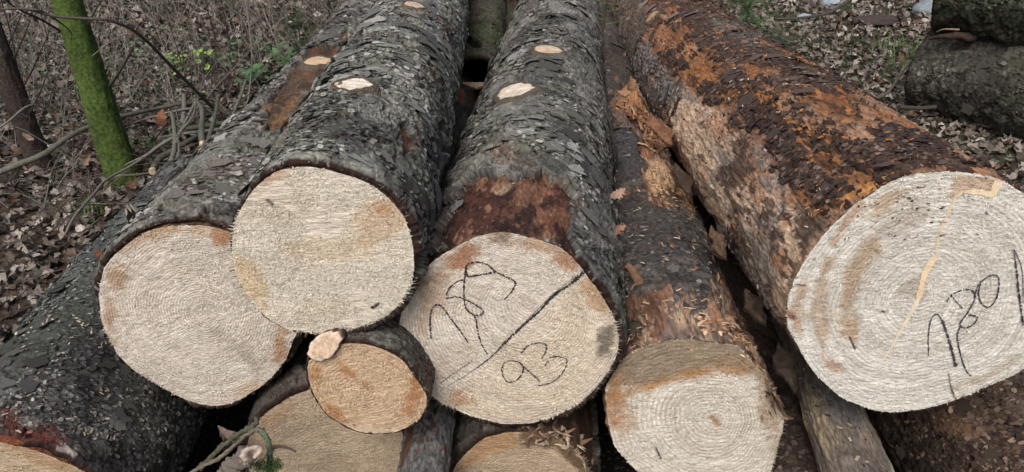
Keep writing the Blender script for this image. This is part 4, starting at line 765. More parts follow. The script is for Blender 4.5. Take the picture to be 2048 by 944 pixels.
litter('far_leaf_litter', p2, rng.uniform(.035, .075, len(p2)), .55, .04, 'dead leaves covering the forest floor in the background')
#p3 = region(1500, -1.0, 1.5, .2, 2.4, lambda x, y: x > -9)
# ------------------------------------------------------------------ green ground cover, grass, dry brush (uncountable)
mb = MB()
def blades(mb, x, y, n, h, spread, cols, w=.0022, lean=.5):
    for _ in range(n):
        bx, by = x+random.gauss(0, spread), y+random.gauss(0, spread); a = random.uniform(0, 6.28); l = h*random.uniform(.5, 1.2); ln = random.uniform(.1, lean)*l
        z = float(gz(bx, by)); d = np.array([math.cos(a), math.sin(a), 0]); s_ = np.array([-d[1], d[0], 0])*w*random.uniform(.7, 1.4); p = np.array([bx, by, z]); m_ = p+d*ln*.35+[0, 0, l*.6]; e = p+d*ln+[0, 0, l*random.uniform(.7, 1.0)]
        mb.add([p-s_, p+s_, m_-s_*.8, m_+s_*.8, e], [[0, 1, 3, 2]], np.array(random.choice(cols))*random.uniform(.7, 1.3)); mb.add([m_-s_*.8, m_+s_*.8, e], [[0, 1, 2]], np.array(random.choice(cols)))
GRN = [(.09, .16, .05), (.13, .20, .07), (.07, .13, .05), (.22, .25, .12)]
def px_ground(u, v): p = at(u, v, .02); return p[0], p[1]
for u, v, n, h, sp in [(1830, 120, 220, .09, .12), (1800, 105, 90, .10, .10), (1790, 150, 26, .13, .03), (1720, 90, 60, .06, .10), (1850, 215, 50, .09, .05), (1640, 100, 50, .05, .15), (1700, 30, 60, .06, .2), (170, 430, 120, .07, .045), (120, 180, 60, .08, .2), (1560, 60, 70, .05, .15), (1845, 180, 40, .1, .06)]:
    x, y = px_ground(u, v); blades(mb, x, y, n, h, sp, GRN)
blades(mb, *px_ground(110, 160), 160, .08, .30, GRN); blades(mb, *px_ground(985, 20), 120, .07, .3, GRN)
for _ in range(240):
    x, y = random.uniform(-6, -.8), random.uniform(4.0, 8.5); blades(mb, x, y, 10, .09, .09, [(.14, .17, .08), (.24, .21, .15), (.10, .13, .06)], lean=1.0)
for _ in range(60):
    x, y = random.uniform(1.5, 6), random.uniform(4.8, 8.5); blades(mb, x, y, 6, .06, .09, GRN)
tag(mb.build('grass', M_GREEN, smooth=False, origin=(0, 0, 0)), 'sparse green grass blades growing up through the dead leaves', 'grass', kind='stuff')
mb = MB()
def leaflet(mb, p, l, c, up=.3):
    a = random.uniform(0, 6.28); d = norm(np.array([math.cos(a), math.sin(a), random.uniform(-.2, up)])); s_ = norm(np.cross(d, [0, 0, 1]))*l*.35+np.array([0, 0, random.gauss(0, .15)*l]); p = np.asarray(p)
    mb.add([p, p+d*l*.4-s_, p+d*l, p+d*l*.4+s_], [[0, 1, 2, 3]], np.array(c)*random.uniform(.6, 1.4))
for _ in range(11000):
    x, y = random.uniform(-6.5, -.3), random.uniform(3.5, 9)
    if float(fbm(x*1.1, y*1.1, 0, 88, 3)) < -.08: continue
    leaflet(mb, [x, y, float(gz(x, y))+random.uniform(.01, .10)], random.uniform(.016, .042), random.choice([(.10, .16, .08), (.13, .19, .10), (.09, .12, .07), (.18, .20, .14)]))
for _ in range(900):
    x, y = random.uniform(1.2, 7), random.uniform(4, 9)
    if float(fbm(x*1.3, y*1.3, 0, 89, 3)) < .15: continue
    leaflet(mb, [x, y, float(gz(x, y))+random.uniform(.02, .06)], random.uniform(.012, .03), random.choice([(.10, .18, .07), (.14, .21, .10)]))
tag(mb.build('ground_cover', M_GREEN, smooth=False, origin=(0, 0, 0)), 'low green ground plants scattered in the undergrowth behind the log pile', 'plants', kind='stuff')
def stem(mb, p, h, r, lean, c, forks=2, seg=5, wob=.04):
    p = np.array(p, float); a = random.uniform(0, 6.28) if lean is None else lean[0]; L_ = random.uniform(.05, .3) if lean is None else lean[1]
    d = np.array([math.cos(a)*L_, math.sin(a)*L_, 1.]); P = [p]
    for k in range(1, 6): P.append(p+d*h*k/5+np.array([random.gauss(0, wob*h*.4), random.gauss(0, wob*h*.4), 0]))
    P = np.array(P); tube(mb, P, np.linspace(r, r*.35, 6), c, seg, 0, 0, False)
    for _ in range(forks):
        k = random.randint(1, 4); q = P[k]; a = random.uniform(0, 6.28); l = h*random.uniform(.15, .4); e = q+np.array([math.cos(a)*.6, math.sin(a)*.6, .7])*l
        tube(mb, [q, (q+e)/2+[0, 0, -.05*l], e], [r*.5, r*.4, r*.2], c, 4, 0, 0, False)
BR = [(.085, .068, .058), (.11, .092, .08), (.06, .045, .038), (.14, .12, .105)]
BR2 = [(.11, .092, .08), (.28, .26, .235), (.21, .19, .17), (.15, .155, .125), (.24, .215, .20), (.33, .30, .27)]
mb = MB()
for _ in range(1700):
    x, y = random.uniform(-6.0, -.5), 3.9+random.random()**.8*4.6
    if (x < -2.3 and y < 5.2 and random.random() < .6) or float(fbm(x*.9, y*.9, 0, 91, 2)) < -.35: continue
    stem(mb, [x, y, float(gz(x, y))], random.uniform(.3, 1.0), random.uniform(.0015, .0036), (random.choice([2.9+random.gauss(0, .5), random.uniform(0, 6.28)]), random.choice([random.uniform(.0, .4), random.uniform(0, 1.4)])), random.choice(BR2), 4, 4, .07)
for _ in range(130):
    x, y = random.uniform(-.4, 1.5), random.uniform(5.5, 8.5); stem(mb, [x, y, float(gz(x, y))], random.uniform(.2, .5), .0015, None, random.choice(BR), 2, 4)
for _ in range(420):
    x, y = random.uniform(-4.6, -1.6), random.uniform(2.9, 4.6); stem(mb, [x, y, float(gz(x, y))], random.uniform(.15, .7), random.uniform(.0012, .0028), (random.uniform(0, 6.28), random.uniform(.2, 1.2)), random.choice(BR2), 3, 4)
for _ in range(170):
    x, y = random.uniform(1.5, 6.5), random.uniform(3.9, 8.5); stem(mb, [x, y, float(gz(x, y))], random.uniform(.12, .35), random.uniform(.0008, .0016), None, random.choice(BR), 2, 4)
tag(mb.build('dry_brush', M_TWIG, origin=(0, 0, 0)), 'dense thin brown stems of dry undergrowth behind the left side of the log pile', 'brush', kind='stuff')
G1_ = (.115, .12, .095)
mb = MB()                                             # loose small twigs on the floor
for _ in range(1500):
    s_ = random.choice([-1, -1, 1]); x, y = (random.uniform(-5.5, -.9), random.uniform(1.5, 7)) if s_ < 0 else (random.uniform(1.3, 5.5), random.uniform(3.2, 8))
    a = random.uniform(0, 3.14); l = random.uniform(.04, .22); d = np.array([math.cos(a), math.sin(a), 0])*l; z = float(gz(x, y))+random.uniform(.02, .05); p = np.array([x, y, z])
    tube(mb, [p, p+d*.5+[random.gauss(0, .01), random.gauss(0, .01), .01], p+d+[0, 0, random.uniform(-.01, .04)]], [.002, .0018, .001], random.choice(BR), 5, 0, 0, False)
for _ in range(130):
    x, y = random.uniform(-2.0, -1.0), random.uniform(2.5, 3.7); a = random.uniform(0, 6.28); l = random.uniform(.10, .40); d = np.array([math.cos(a), math.sin(a), random.uniform(-.1, .9)])*l; p = np.array([x, y, float(gz(x, y))+random.uniform(.02, .12)])
    tube(mb, [p, p+d*.5+[random.gauss(0, .02), random.gauss(0, .02), .01], p+d], [random.uniform(.002, .004), .002, .001], random.choice(BR+[G1_]), 5, 0, 0, False)
tag(mb.build('fallen_twigs', M_TWIG, origin=(0, 0, 0)), 'small fallen twigs strewn over the leaves of the forest floor', 'twigs', kind='stuff')
# ------------------------------------------------------------------ single shoots one can tell apart
def wire(pts, z=None, y=None):
    o = []
    for k, p in enumerate(pts):
        if len(p) == 3: o.append(at_y(p[0], p[1], p[2]))
    return np.array(o)
def branch(name, pts, r, c, label, cat='branch', group=None, seg=9, jit=.12, side=(), ends=None, mat=None, res=5, part='side_twig'):
    P = wire(pts); mb = MB(); rr_ = np.linspace(r[0], r[1], len(P)); tube(mb, P, rr_, c, seg, jit, len(pts)+int(pts[0][0]), True, res)
    o = mb.build(name, mat or M_TWIG); tag(o, label, cat, group)
    for s_ in side:
        mb = MB(); Q = wire(s_[0]); tube(mb, Q, np.linspace(s_[1], s_[1]*.45, len(Q)), s_[2] if len(s_) > 2 else c, 6, .1, 3, True, 4); mb.build(part, mat or M_TWIG, o)
    if ends:
        for e in ends:
            e_ = wire([e[0], e[1]]); mb = MB(); tube(mb, e_, [e[2], e[2]*.98], (.50, .42, .30), 10, .05); mb.build('cut_end', M_KNOT if 0 else M_TWIG, o)
    return o
G1 = (.115, .12, .095); G2 = (.085, .092, .07); G3 = (.16, .155, .14)
gb = 'loose branches heaped beside the log pile'
branch('branch', [(-20,352,2.75),(40,328,2.8),(90,307,2.85),(135,275,2.95),(180,253,3.05),(240,234,3.15),(310,218,3.3),(360,208,3.35),(420,206,3.45)], (.013, .008), G1, 'longest grey-green branch, lying from the left photo edge across the foot of the mossy trunk', 'branch', gb, side=[([(40,328,2.8),(30,350,2.8),(18,362,2.8)], .009)])
branch('branch', [(205,362,2.78),(235,352,2.8),(270,350,2.85),(325,343,2.95)], (.006, .005), G3, 'pale thin branch lying flat at the foot of the mossy trunk', 'branch', gb)
branch('branch', [(130,470,2.1),(150,432,2.2),(190,385,2.4),(212,360,2.5),(265,330,2.65),(330,285,2.8),(355,270,2.85),(375,235,2.95),(390,205,3.05)], (.0042, .006), G3, 'long thin bent branch reaching down over the bare leaves left of the log pile', 'branch', gb, seg=7, side=[([(212,360,2.5),(205,395,2.5)], .0025)])
branch('branch', [(300,405,2.45),(320,365,2.5),(340,330,2.58),(350,290,2.68),(348,250,2.8),(343,225,2.9)], (.011, .008), G1, 'upright forked branch leaning on the left log, nearest of the heap', 'branch', gb, side=[([(325,385,2.5),(345,340,2.55),(357,310,2.6),(357,285,2.68),(350,262,2.75)], .006), ([(350,290,2.68),(362,262,2.74),(385,235,2.8),(392,205,2.9)], .008)])
branch('branch', [(306,338,2.8),(318,318,2.85),(340,305,2.9),(365,290,2.95),(395,272,3.05)], (.014, .011), G2, 'thick short branch with a pale cut end low in the heap', 'branch', gb, ends=[((306,340,2.79), (304,344,2.775), .0143)])
branch('branch', [(405,285,2.72),(403,262,2.82),(405,235,2.92),(402,215,3.0),(390,200,3.1)], (.013, .009), G1, 'upright branch in the heap with a pale sawn lower end', 'branch', gb, ends=[((405,286,2.715), (405,293,2.69), .0125)])
branch('branch', [(410,300,2.7),(418,275,2.78),(427,245,2.88),(434,215,3.0),(436,195,3.1)], (.010, .007), G2, 'slanting branch right behind the edge of the left log in the heap', 'branch', gb, side=[([(418,275,2.78),(402,290,2.74),(385,312,2.7)], .006)], ends=[((401,301,2.70), (402,306,2.68), .010)])
branch('branch', [(365,248,3.0),(368,220,3.08),(368,190,3.18)], (.010, .009), G3, 'short pale upright stub in the middle of the heap', 'branch', gb)
branch('branch', [(320,275,3.1),(360,268,3.1),(410,262,3.1),(450,257,3.1),(480,250,3.1)], (.006, .008), G3, 'straight pale stick lying level through the heap', 'branch', gb)
branch('branch', [(370,258,3.2),(410,252,3.2),(440,247,3.2),(475,238,3.2)], (.012, .010), G2, 'dark thick branch lying level at the back of the heap', 'branch', gb)
branch('branch', [(458,262,3.0),(463,240,3.05),(472,215,3.12),(481,195,3.2),(492,160,3.3)], (.008, .005), G1, 'branch standing up at the right end of the heap beside the left log', 'branch', gb)
branch('branch', [(225,260,3.0),(260,248,3.0),(300,235,3.05),(350,222,3.05),(412,213,3.1)], (.003, .006), G3, 'thin straight shoot sweeping left out of the heap', 'branch', gb, seg=6)
branch('branch', [(250,330,2.75),(290,310,2.8),(330,282,2.85),(352,272,2.9)], (.003, .005), G3, 'thin crooked shoot low in front of the heap', 'branch', gb, seg=6)
branch('branch', [(-10,262,2.7),(20,240,2.75),(50,215,2.8),(75,210,2.85),(100,225,2.9),(150,243,2.95),(178,248,3.0)], (.004, .003), G3, 'arched pale twig in front of the dark trunk', 'branch', gb, seg=6)
branch('branch', [(115,375,2.75),(130,352,2.78),(150,330,2.8),(172,285,2.9)], (.003, .002), G3, 'thin forked twig between the two trunks', 'branch', gb, seg=6, side=[([(130,352,2.78),(145,315,2.85),(165,300,2.9)], .002)])
# bramble arc
branch('bramble_shoot', [(-20,20,2.3),(50,18,2.35),(105,32,2.4),(160,37,2.45),(215,40,2.5),(262,58,2.6),(300,88,2.75),(340,130,2.9),(380,170,3.05),(425,215,3.25)], (.0035, .0075), (.10, .085, .075), 'long dark shoot arching in front of the mossy trunk down to the branch heap', 'shoot', seg=7, side=[([(50,18,2.35),(90,25,2.4),(140,62,2.7),(142,80,2.9)], .004), ([(185,112,2.7),(215,88,2.65),(252,65,2.6)], .0028, G3)], part='side_twig')
# saplings
gs = 'thin bare saplings in the undergrowth'
sap = [([(480,330,3.2),(487,270,3.3),(500,170,3.45),(504,110,3.5),(498,50,3.6),(490,-10,3.7)], .0052, G3, 'palest bare sapling, standing right beside the left log'),
       ([(478,145,4.6),(460,90,4.6),(450,40,4.6),(440,-10,4.6)], .007, (.05, .04, .035), 'dark bare sapling left of the palest sapling'),
       ([(448,130,4.9),(432,80,4.9),(418,30,4.9),(408,-10,4.9)], .006, (.055, .045, .04), 'slanting dark sapling in the middle of the dry brush'),
       ([(660,55,5.0),(662,30,5.0),(655,0,5.0),(650,-20,5.0)], .012, (.045, .037, .033), 'dark crooked sapling with a thick base at the far end of the left logs'),
       ([(556,40,5.6),(552,10,5.6),(548,-15,5.6)], .006, (.05, .04, .036), 'sapling behind the green fir seedling'),
       ([(370,150,4.2),(352,90,4.2),(335,30,4.2),(325,-10,4.2)], .004, (.06, .05, .045), 'thin sapling just right of the arching shoot'),
       ([(330,140,4.3),(305,80,4.3),(290,30,4.3),(272,-10,4.3)], .004, (.07, .058, .05), 'thin sapling crossed by the arching shoot'),
       ([(62,232,3.3),(50,190,3.3),(35,140,3.3),(22,70,3.3),(2,0,3.3)], .006, (.055, .046, .042), 'dark slender sapling beside the dark trunk at the left edge'),
       ([(30,200,3.2),(60,150,3.2),(80,105,3.2),(98,65,3.2)], .004, (.05, .042, .04), 'slender sapling leaning right at the left edge'),
       ([(95,215,3.4),(115,155,3.4),(150,110,3.4)], .003, (.05, .042, .04), 'short leaning sapling between the two trunks'),
       ([(1640,100,4.6),(1640,60,4.6),(1636,20,4.6),(1640,-10,4.6)], .004, (.06, .05, .045), 'thin bare sapling among the leaves right of the biggest log, the tallest there'),
       ([(1702,115,4.5),(1704,80,4.5),(1700,40,4.5)], .003, (.07, .06, .05), 'short thin sapling right of the tallest one on the leaves'),
       ([(988,40,6.0),(984,15,6.0),(978,-10,6.0)], .006, (.05, .04, .036), 'dark sapling seen between the hollow log and the middle log')]
for p, r, c, lb in sap:
    P = wire(p); mb = MB(); tube(mb, P, np.linspace(r, r*.45, len(P)), c, 7, .1, 2, True, 4); o = tag(mb.build('sapling', M_TWIG), lb, 'sapling', gs)
    for k in range(5):
        i = random.randint(0, len(P)-2); t = random.random(); q = P[i]*(1-t)+P[i+1]*t; a = random.uniform(0, 6.28); l = random.uniform(.08, .22); e = q+np.array([math.cos(a)*.7, math.sin(a)*.4, random.uniform(.3, .9)])*l
        mb = MB(); tube(mb, [q, (q+e)/2+[0, 0, -.01], e], [r*.45, r*.32, r*.15], c, 5, 0, 0, False, 3); mb.build('side_twig', M_TWIG, o)
# ------------------------------------------------------------------ the two standing trunks
M_MOSSY = mat_surface('mossy_trunk', 60, 60, (.07, .13, .03), .45, .58, (.4, 1.6), .006, .95)
def trunk(name, base, r0, r1, h, cols, mat, label, seed, twigs, moss=True):
    base = np.array(base, float); root = thing(name, base, label, 'tree')
    th = np.linspace(0, 2*math.pi, 97); z = np.linspace(-.05, h, 420); TH, Z = np.meshgrid(th, z)
    R = r1+(r0-r1)*np.exp(-np.maximum(Z, 0)/.9)+.010*np.exp(-np.maximum(Z, 0)/.05)*(1+.4*np.cos(TH*4)); R = R-(Z/h)*r1*.35
    u = TH*r0; f1, f2, rid, dx, dy = vor(u/.02+.4*fbm(u*30, Z*20, 0, seed, 3), Z/.03, seed)
    R = R+.004*fbm(np.cos(TH)*1.5, np.sin(TH)*1.5, Z*4, seed, 4)+(rid-.5)*.0022+.0016*fbm(np.cos(TH)*9, np.sin(TH)*9, Z*60, seed+2, 3)+.0025*np.exp(-((Z*6.5) % 1-.5)**2/.01)*.6
    X = R*np.cos(TH)+.02*np.sin(Z*1.1+seed); Y = R*np.sin(TH); P = np.stack([X, Y, Z], -1)+base
    q = (rid*.5+.5+.6*fbm(u*14, Z*7, 0, seed+5, 4)).ravel()[:, None]
    c = np.array(cols[0])+(np.array(cols[1])-np.array(cols[0]))*np.clip(q, 0, 1); pa = sst(.1, .4, fbm(u*8, Z*3, 3, seed+7, 4)).ravel()[:, None]*.5; c = c*(1-pa)+np.array(cols[2])*pa
    mesh_obj('trunk', P.reshape(-1, 3), grid_faces(*TH.shape), mat, root, c, np.stack([u.ravel(), Z.ravel()], 1))
    for q_ in twigs:
        Q = wire(q_[0]); mb = MB(); tube(mb, Q, np.linspace(q_[1], q_[1]*.4, len(Q)), q_[2], 7, .15, 5, True, 4); mb.build('dead_branch', M_TWIG, root)
    for _ in range(26):
        zz = random.uniform(1.0, h); a = random.uniform(0, 6.28); l = random.uniform(.3, .9); q = base+[.02*math.sin(zz*1.1+seed), 0, zz]; e = q+np.array([math.cos(a), math.sin(a), random.uniform(-.1, .3)])*l
        mb = MB(); tube(mb, [q, (q+e)/2+[0, 0, .03], e], [.006, .004, .0015], cols[0], 5, .1, 1, False, 3); mb.build('dead_branch', M_TWIG, root)
    return root
DK = (.045, .05, .04); x, y = px_ground(247, 362)
trunk('young_tree', (x, y, 0), .066, .050, 3.6, [(.028, .048, .013), (.080, .130, .030), (.055, .058, .038)], M_MOSSY, 'young standing tree whose trunk is covered with bright green moss', 3,
      [([(210,182,2.96),(228,160,2.9),(250,125,2.85),(268,92,2.8)], .008, DK), ([(142,78,2.96),(120,62,2.9),(80,38,2.75),(40,20,2.6),(10,0,2.5)], .006, DK), ([(160,75,2.95),(180,40,2.9),(203,0,2.8)], .005, DK), ([(165,190,2.95),(130,178,3.0),(90,170,3.05),(40,185,3.1)], .004, DK), ([(168,212,2.95),(140,200,3.0),(100,190,3.05)], .004, DK), ([(130,92,2.96),(116,88,2.95)], .006, DK), ([(125,103,2.96),(80,90,3.1),(30,75,3.2),(0,70,3.2)], .003, DK), ([(155,160,3.1),(125,190,3.05),(95,222,3.0)], .004, (.07, .06, .05))])
x, y = px_ground(72, 332)
trunk('bare_tree', (x, y, 0), .050, .042, 3.6, [(.030, .022, .020), (.060, .045, .040), (.085, .075, .070)], M_BARKD, 'dark brown standing trunk at the left photo edge', 8,
      [([(60,225,3.05),(75,195,3.0),(90,160,2.95),(100,130,2.9)], .004, DK), ([(20,130,3.1),(45,80,3.0),(60,40,2.9)], .004, DK), ([(5,110,3.1),(30,60,3.05),(50,10,3.0)], .004, DK)])
# ------------------------------------------------------------------ single leaves one can point to
def leaf(label, u, v, y, size, c, tilt=(0, 0, 0), seed=1, group=None):
    r = np.random.default_rng(seed); P, f = leaf_strip(seed, 26); size *= .75; c = np.array(c)*.72; q = leaf3(P, r, size, .8); p = at_y(u, v, y)
    from mathutils import Euler
    R = np.array(Euler([math.radians(t) for t in tilt]).to_matrix()); q = q@R.T+p
    cc = np.tile(np.array(c), (len(q), 1))*np.where(np.abs(P[:, :1]) < .005, 1.3, 1)
    return tag(mesh_obj('oak_leaf', q, f, M_LEAF, None, cc), label, 'leaf', group)
gl = 'single dead oak leaves'
leaf('pale grey oak leaf lying beside the bark of the left log', 268, 431, 1.62, .06, (.34, .32, .28), (10, 10, -60), 3, gl)
leaf('orange-brown leaf wedged between the dark lower left log and the left cut face', 204, 513, 1.30, .05, (.16, .065, .03), (40, 0, 70), 4, gl)
leaf('rust-brown leaf hanging in the branch heap right of the mossy trunk', 322, 236, 2.95, .10, (.21, .10, .06), (75, 10, 5), 5, gl)
leaf('curled grey-brown leaf hanging from a twig left of the mossy trunk', 176, 312, 2.65, .085, (.22, .155, .12), (80, 20, 0), 6, gl)
leaf('pale brown leaf stuck on the dark trunk at the left edge', 55, 273, 2.85, .07, (.32, .22, .17), (40, 0, 80), 7, gl)
leaf('dark orange leaf at the foot of the mossy trunk', 262, 365, 2.75, .08, (.14, .07, .04), (10, 0, 40), 8, gl)
leaf('upper of two pale folded leaves in the gap right of the middle log', 1236, 388, 1.50, .055, (.36, .24, .18), (30, 20, -60), 9, gl)
leaf('lower of two folded leaves in the gap right of the middle log', 1238, 459, 1.36, .045, (.28, .16, .11), (40, 20, -70), 10, gl)
leaf('pinkish leaf on a twig of the arching shoot', 258, 63, 2.58, .035, (.24, .15, .12), (60, 0, 30), 12, gl)
leaf('grey-brown leaf lying over the dark gap below the left cut face', 452, 880, 1.12, .075, (.17, .13, .11), (60, 10, 40), 13, gl)
leaf('tan leaf upright in the gap behind the rotten wood', 1262, 168, 2.22, .07, (.26, .16, .09), (70, 10, 15), 14, gl)
leaf('reddish leaf in the dark gap between the highest and the middle log', 922, 190, 2.28, .08, (.16, .075, .045), (50, 30, 20), 15, gl)
for (u, v, y, s_, c, lb, sd_) in [(1247, 185, 2.14, .045, (.27, .17, .10), 'small tan bark scrap next to the upright tan leaf', 21), (950, 168, 2.45, .08, (.30, .22, .15), 'pale split scrap of wood in the gap behind the middle log', 22)]:
    p = at_y(u, v, y); mb = MB(); k = 9; a = np.arange(k)*2*math.pi/k; R_ = s_*.5*(1+.35*fbm(np.cos(a)*2, np.sin(a)*2, 0, sd_, 2)); top = np.stack([R_*np.cos(a), R_*.55*np.sin(a), .006*np.cos(2*a)], 1); bot = top*.96-[0, 0, .007]
    mb.add(np.vstack([top, [[0, 0, .006]]])+p, [[i, (i+1) % k, k] for i in range(k)], c); mb.add(np.vstack([top, bot])+p, [[i, k+i, k+(i+1) % k, (i+1) % k] for i in range(k)], np.array(c)*.6)
    tag(mb.build('wood_scrap', M_TWIG, smooth=False), lb, 'wood scrap')
def bark_shard(u0, v0, y0, u1, v1, y1, w, c, label, seed):
    a, b = at_y(u0, v0, y0), at_y(u1, v1, y1); d = norm(b-a); l = np.linalg.norm(b-a); s_ = norm(np.cross(d, [0, 0, 1])); n_ = np.cross(s_, d); k = 26; m = 9
    t = np.linspace(0, 1, k)[:, None]*np.ones(m); q = np.ones(k)[:, None]*np.linspace(-1, 1, m); W = w*(.75+.35*fbm(t[:, :1]*5, t[:, :1]*0+seed, 0, seed, 4, .7))*np.clip(np.minimum(t*3.5, (1-t)*2.2), .08, 1)*(1+.25*q*np.sin(t*9+seed))
    V = []
    for sg in (1, -1): V.append(a+d*(l*t+.02*l*fbm(q*3, t*0, 1, seed, 3)*(t > .5))[..., None]+s_*(q*W)[..., None]+n_*(w*.16*(1-q*q)+.006*fbm(t*9, q*2, 0, seed+2, 4)+sg*.0022)[..., None])
    P_ = np.concatenate([x.reshape(-1, 3) for x in V]); F1 = grid_faces(k, m); F2 = F1[:, ::-1]+k*m; rim = [i for i in range(m)]+[i*m+m-1 for i in range(1, k)]+[(k-1)*m+j for j in range(m-2, -1, -1)]+[i*m for i in range(k-2, 0, -1)]
    F3 = np.array([[rim[i], rim[(i+1) % len(rim)], rim[(i+1) % len(rim)]+k*m, rim[i]+k*m] for i in range(len(rim))])
    cc = np.array(c)*(1+.6*fbm(P_[:, 0]*90, P_[:, 1]*30, P_[:, 2]*90, seed, 4)[:, None]); tag(mesh_obj('bark_piece', P_, np.concatenate([F1, F2, F3]), M_TWIG, None, cc), label, 'bark', 'loose bark in the gap beside the biggest log')
bark_shard(1300, 232, 2.05, 1345, 292, 1.92, .042, (.15, .075, .045), 'red-brown slab of bark lying over the rotten wood', 31)
bark_shard(1350, 330, 1.80, 1385, 395, 1.64, .026, (.055, .036, .026), 'narrow brown strip of bark beside the rotten wood, second from the top', 32)
bark_shard(1422, 455, 1.50, 1452, 520, 1.39, .022, (.085, .055, .036), 'light brown strip of bark between the rotten-sided log and the biggest log', 33)
bark_shard(1490, 580, 1.30, 1530, 650, 1.22, .028, (.05, .035, .026), 'rough brown bark strip beside the splintered side of the rotten log', 34)
bark_shard(1555, 690, 1.22, 1592, 790, 1.10, .030, (.038, .028, .022), 'lowest dark bark strip, left of the thin stripped log', 35)
# fir and broad-leaved seedlings, fern
def fir(name, u, v, y, h, w, n, label, c=(.05, .10, .045), lean=0.0, nl=(.012, .022)):
    p = at_y(u, v, y); z0 = float(gz(p[0], y)) if lean == 0 else p[2]-h/2; base = np.array([p[0], y, z0]); root = thing(name, base, label, 'seedling')
    mb = MB(); tube(mb, [base, base+[lean*.5, 0, h*.5], base+[lean, 0, h]], [.005, .004, .002], (.07, .055, .04), 6); mb.build('stem', M_TWIG, root)
    mb = MB()
    for _ in range(n):
        t = random.uniform(.12, 1); a = random.uniform(0, 6.28); l = w*(1.15-t)*random.uniform(.6, 1); q = base+[lean*t, 0, h*t]; d = np.array([math.cos(a), math.sin(a), random.uniform(-.1, .35)])
        e = q+d*l; tube(mb, [q, e], [.0015, .0008], (.08, .06, .04), 4, 0, 0, False); m_ = int(l/.0045)
        for i in range(m_):
            s_ = i/m_; r_ = q+(e-q)*s_
            for sg in (-1, 1):
                nd = norm(np.cross(d, [0, 0, 1]))*sg+d*.6+np.array([0, 0, random.uniform(-.1, .4)]); nd = norm(nd)*random.uniform(*nl); sw = norm(np.cross(nd, d))*.0009
                mb.add([r_-sw, r_+sw, r_+nd], [[0, 1, 2]], np.array(c)*random.uniform(.5, 1.7))
    mb.build('foliage', M_GREEN, root, smooth=False); return root
fir('fir_seedling', 600, 75, 4.75, .34, .30, 44, 'small green fir seedling behind the left end of the far logs', (.055, .12, .06))
fir('fir_seedling', 1490, 60, 4.9, .42, .50, 110, 'dark green fir seedling right behind the biggest log', (.055, .12, .05))
fir('fir_seedling', 1560, 70, 4.7, .14, .34, 34, 'flat green sprig of fir on the leaves beside the biggest log', (.05, .10, .06))
fir('fir_sprig', 1208, 18, 2.45, .16, .08, 16, 'green fir sprig hanging at the top between the middle and the biggest log', (.08, .14, .06), .01)
def herb(name, u, v, y, n, R0, l, label, c, hh=.10):
    p = at_y(u, v, y); base = np.array([p[0], y, float(gz(p[0], y))]); root = thing(name, base, label, 'plant'); mb = MB(); mb2 = MB()
    for _ in range(n):
        a = random.uniform(0, 6.28); r_ = R0*random.uniform(.3, 1); e = base+[math.cos(a)*r_, math.sin(a)*r_, hh*random.uniform(.5, 1.2)]; tube(mb2, [base, (base+e)/2+[0, 0, .03], e], .0011, (.08, .10, .05), 4, 0, 0, False)
        for k in range(5): leaflet(mb, e+np.random.default_rng(k+int(a*100)).normal(0, l*.5, 3), l*random.uniform(.7, 1.3), c, .5)
    mb2.build('stem', M_TWIG, root); mb.build('leaves', M_GREEN, root, smooth=False)
herb('fern_frond', 385, 146, 4.35, 10, .13, .045, 'bright yellow-green fern at the edge of the dry brush', (.22, .36, .09))
herb('bramble_plant', 545, 150, 4.15, 16, .16, .045, 'green leafy plant beside the upper bark edge of the left log', (.07, .15, .06))
herb('bramble_plant', 585, 100, 4.4, 14, .16, .05, 'green leafy plant under the small fir seedling', (.08, .18, .07))
herb('bramble_plant', 500, 115, 4.7, 14, .22, .04, 'low green plant around the feet of the saplings', (.11, .20, .10), .05)
herb('bramble_plant', 405, 38, 6.2, 14, .22, .05, 'pale green plant deep in the dry brush', (.13, .24, .14), .15)
herb('bramble_plant', 285, 262, 3.25, 16, .14, .022, 'small-leaved green plant under the long branch right of the mossy trunk', (.09, .17, .07), .05)
herb('bramble_plant', 1010, 22, 6.1, 12, .2, .04, 'green plant far back between the hollow log and the middle log', (.10, .22, .08))
# things lying on the leaves at the right
def stone(u, v, y, r, c, label, seed, name='stone', cat='stone', sq=(1, .8, .6), mat=None):
    p = at_y(u, v, y); th = np.linspace(0, 2*math.pi, 33); ph = np.linspace(-.5*math.pi, .5*math.pi, 17); TH, PH = np.meshgrid(th, ph)
    d = np.stack([np.cos(PH)*np.cos(TH), np.cos(PH)*np.sin(TH), np.sin(PH)], -1); R_ = r*(1+.22*fbm(d[..., 0]*1.5+seed, d[..., 1]*1.5, d[..., 2]*1.5, seed, 3)); V = (d*R_[..., None]*np.array(sq)).reshape(-1, 3)+[p[0], y, float(gz(p[0], y))+r*sq[2]*.7]
    return tag(mesh_obj(name, V, grid_faces(*TH.shape), mat or M_TWIG, None, np.tile(c, (len(V), 1))), label, cat)
stone(1858, 12, 5.6, .11, (.20, .24, .26), 'large pale blue-grey stone left of the upper log of the right stack', 1)
stone(1662, 8, 5.8, .07, (.26, .32, .37), 'small bluish white stone in the leaves at the top right of the photo', 2)
stone(1612, 24, 5.4, .06, (.27, .31, .36), 'small grey-blue stone nearer than the bluish white one', 3)
stone(1722, 2, 6.1, .06, (.22, .28, .38), 'small blue stone at the top photo edge', 4)
stone(92, 642, 1.62, .022, (.11, .11, .13), 'dark grey pebble on the leaves left of the lower left log', 6) if False else None
stone(1762, 30, 5.3, .15, (.055, .042, .042), 'dark piece of bark lying like a little roof on the leaves', 5, 'bark_piece', 'bark', (1.3, .45, .28))
stone(314, 104/1, 4.6, .018, (.6, .6, .56), 'tiny white mushroom cap in the dry brush', 7, 'mushroom', 'mushroom', (1, 1, .6))
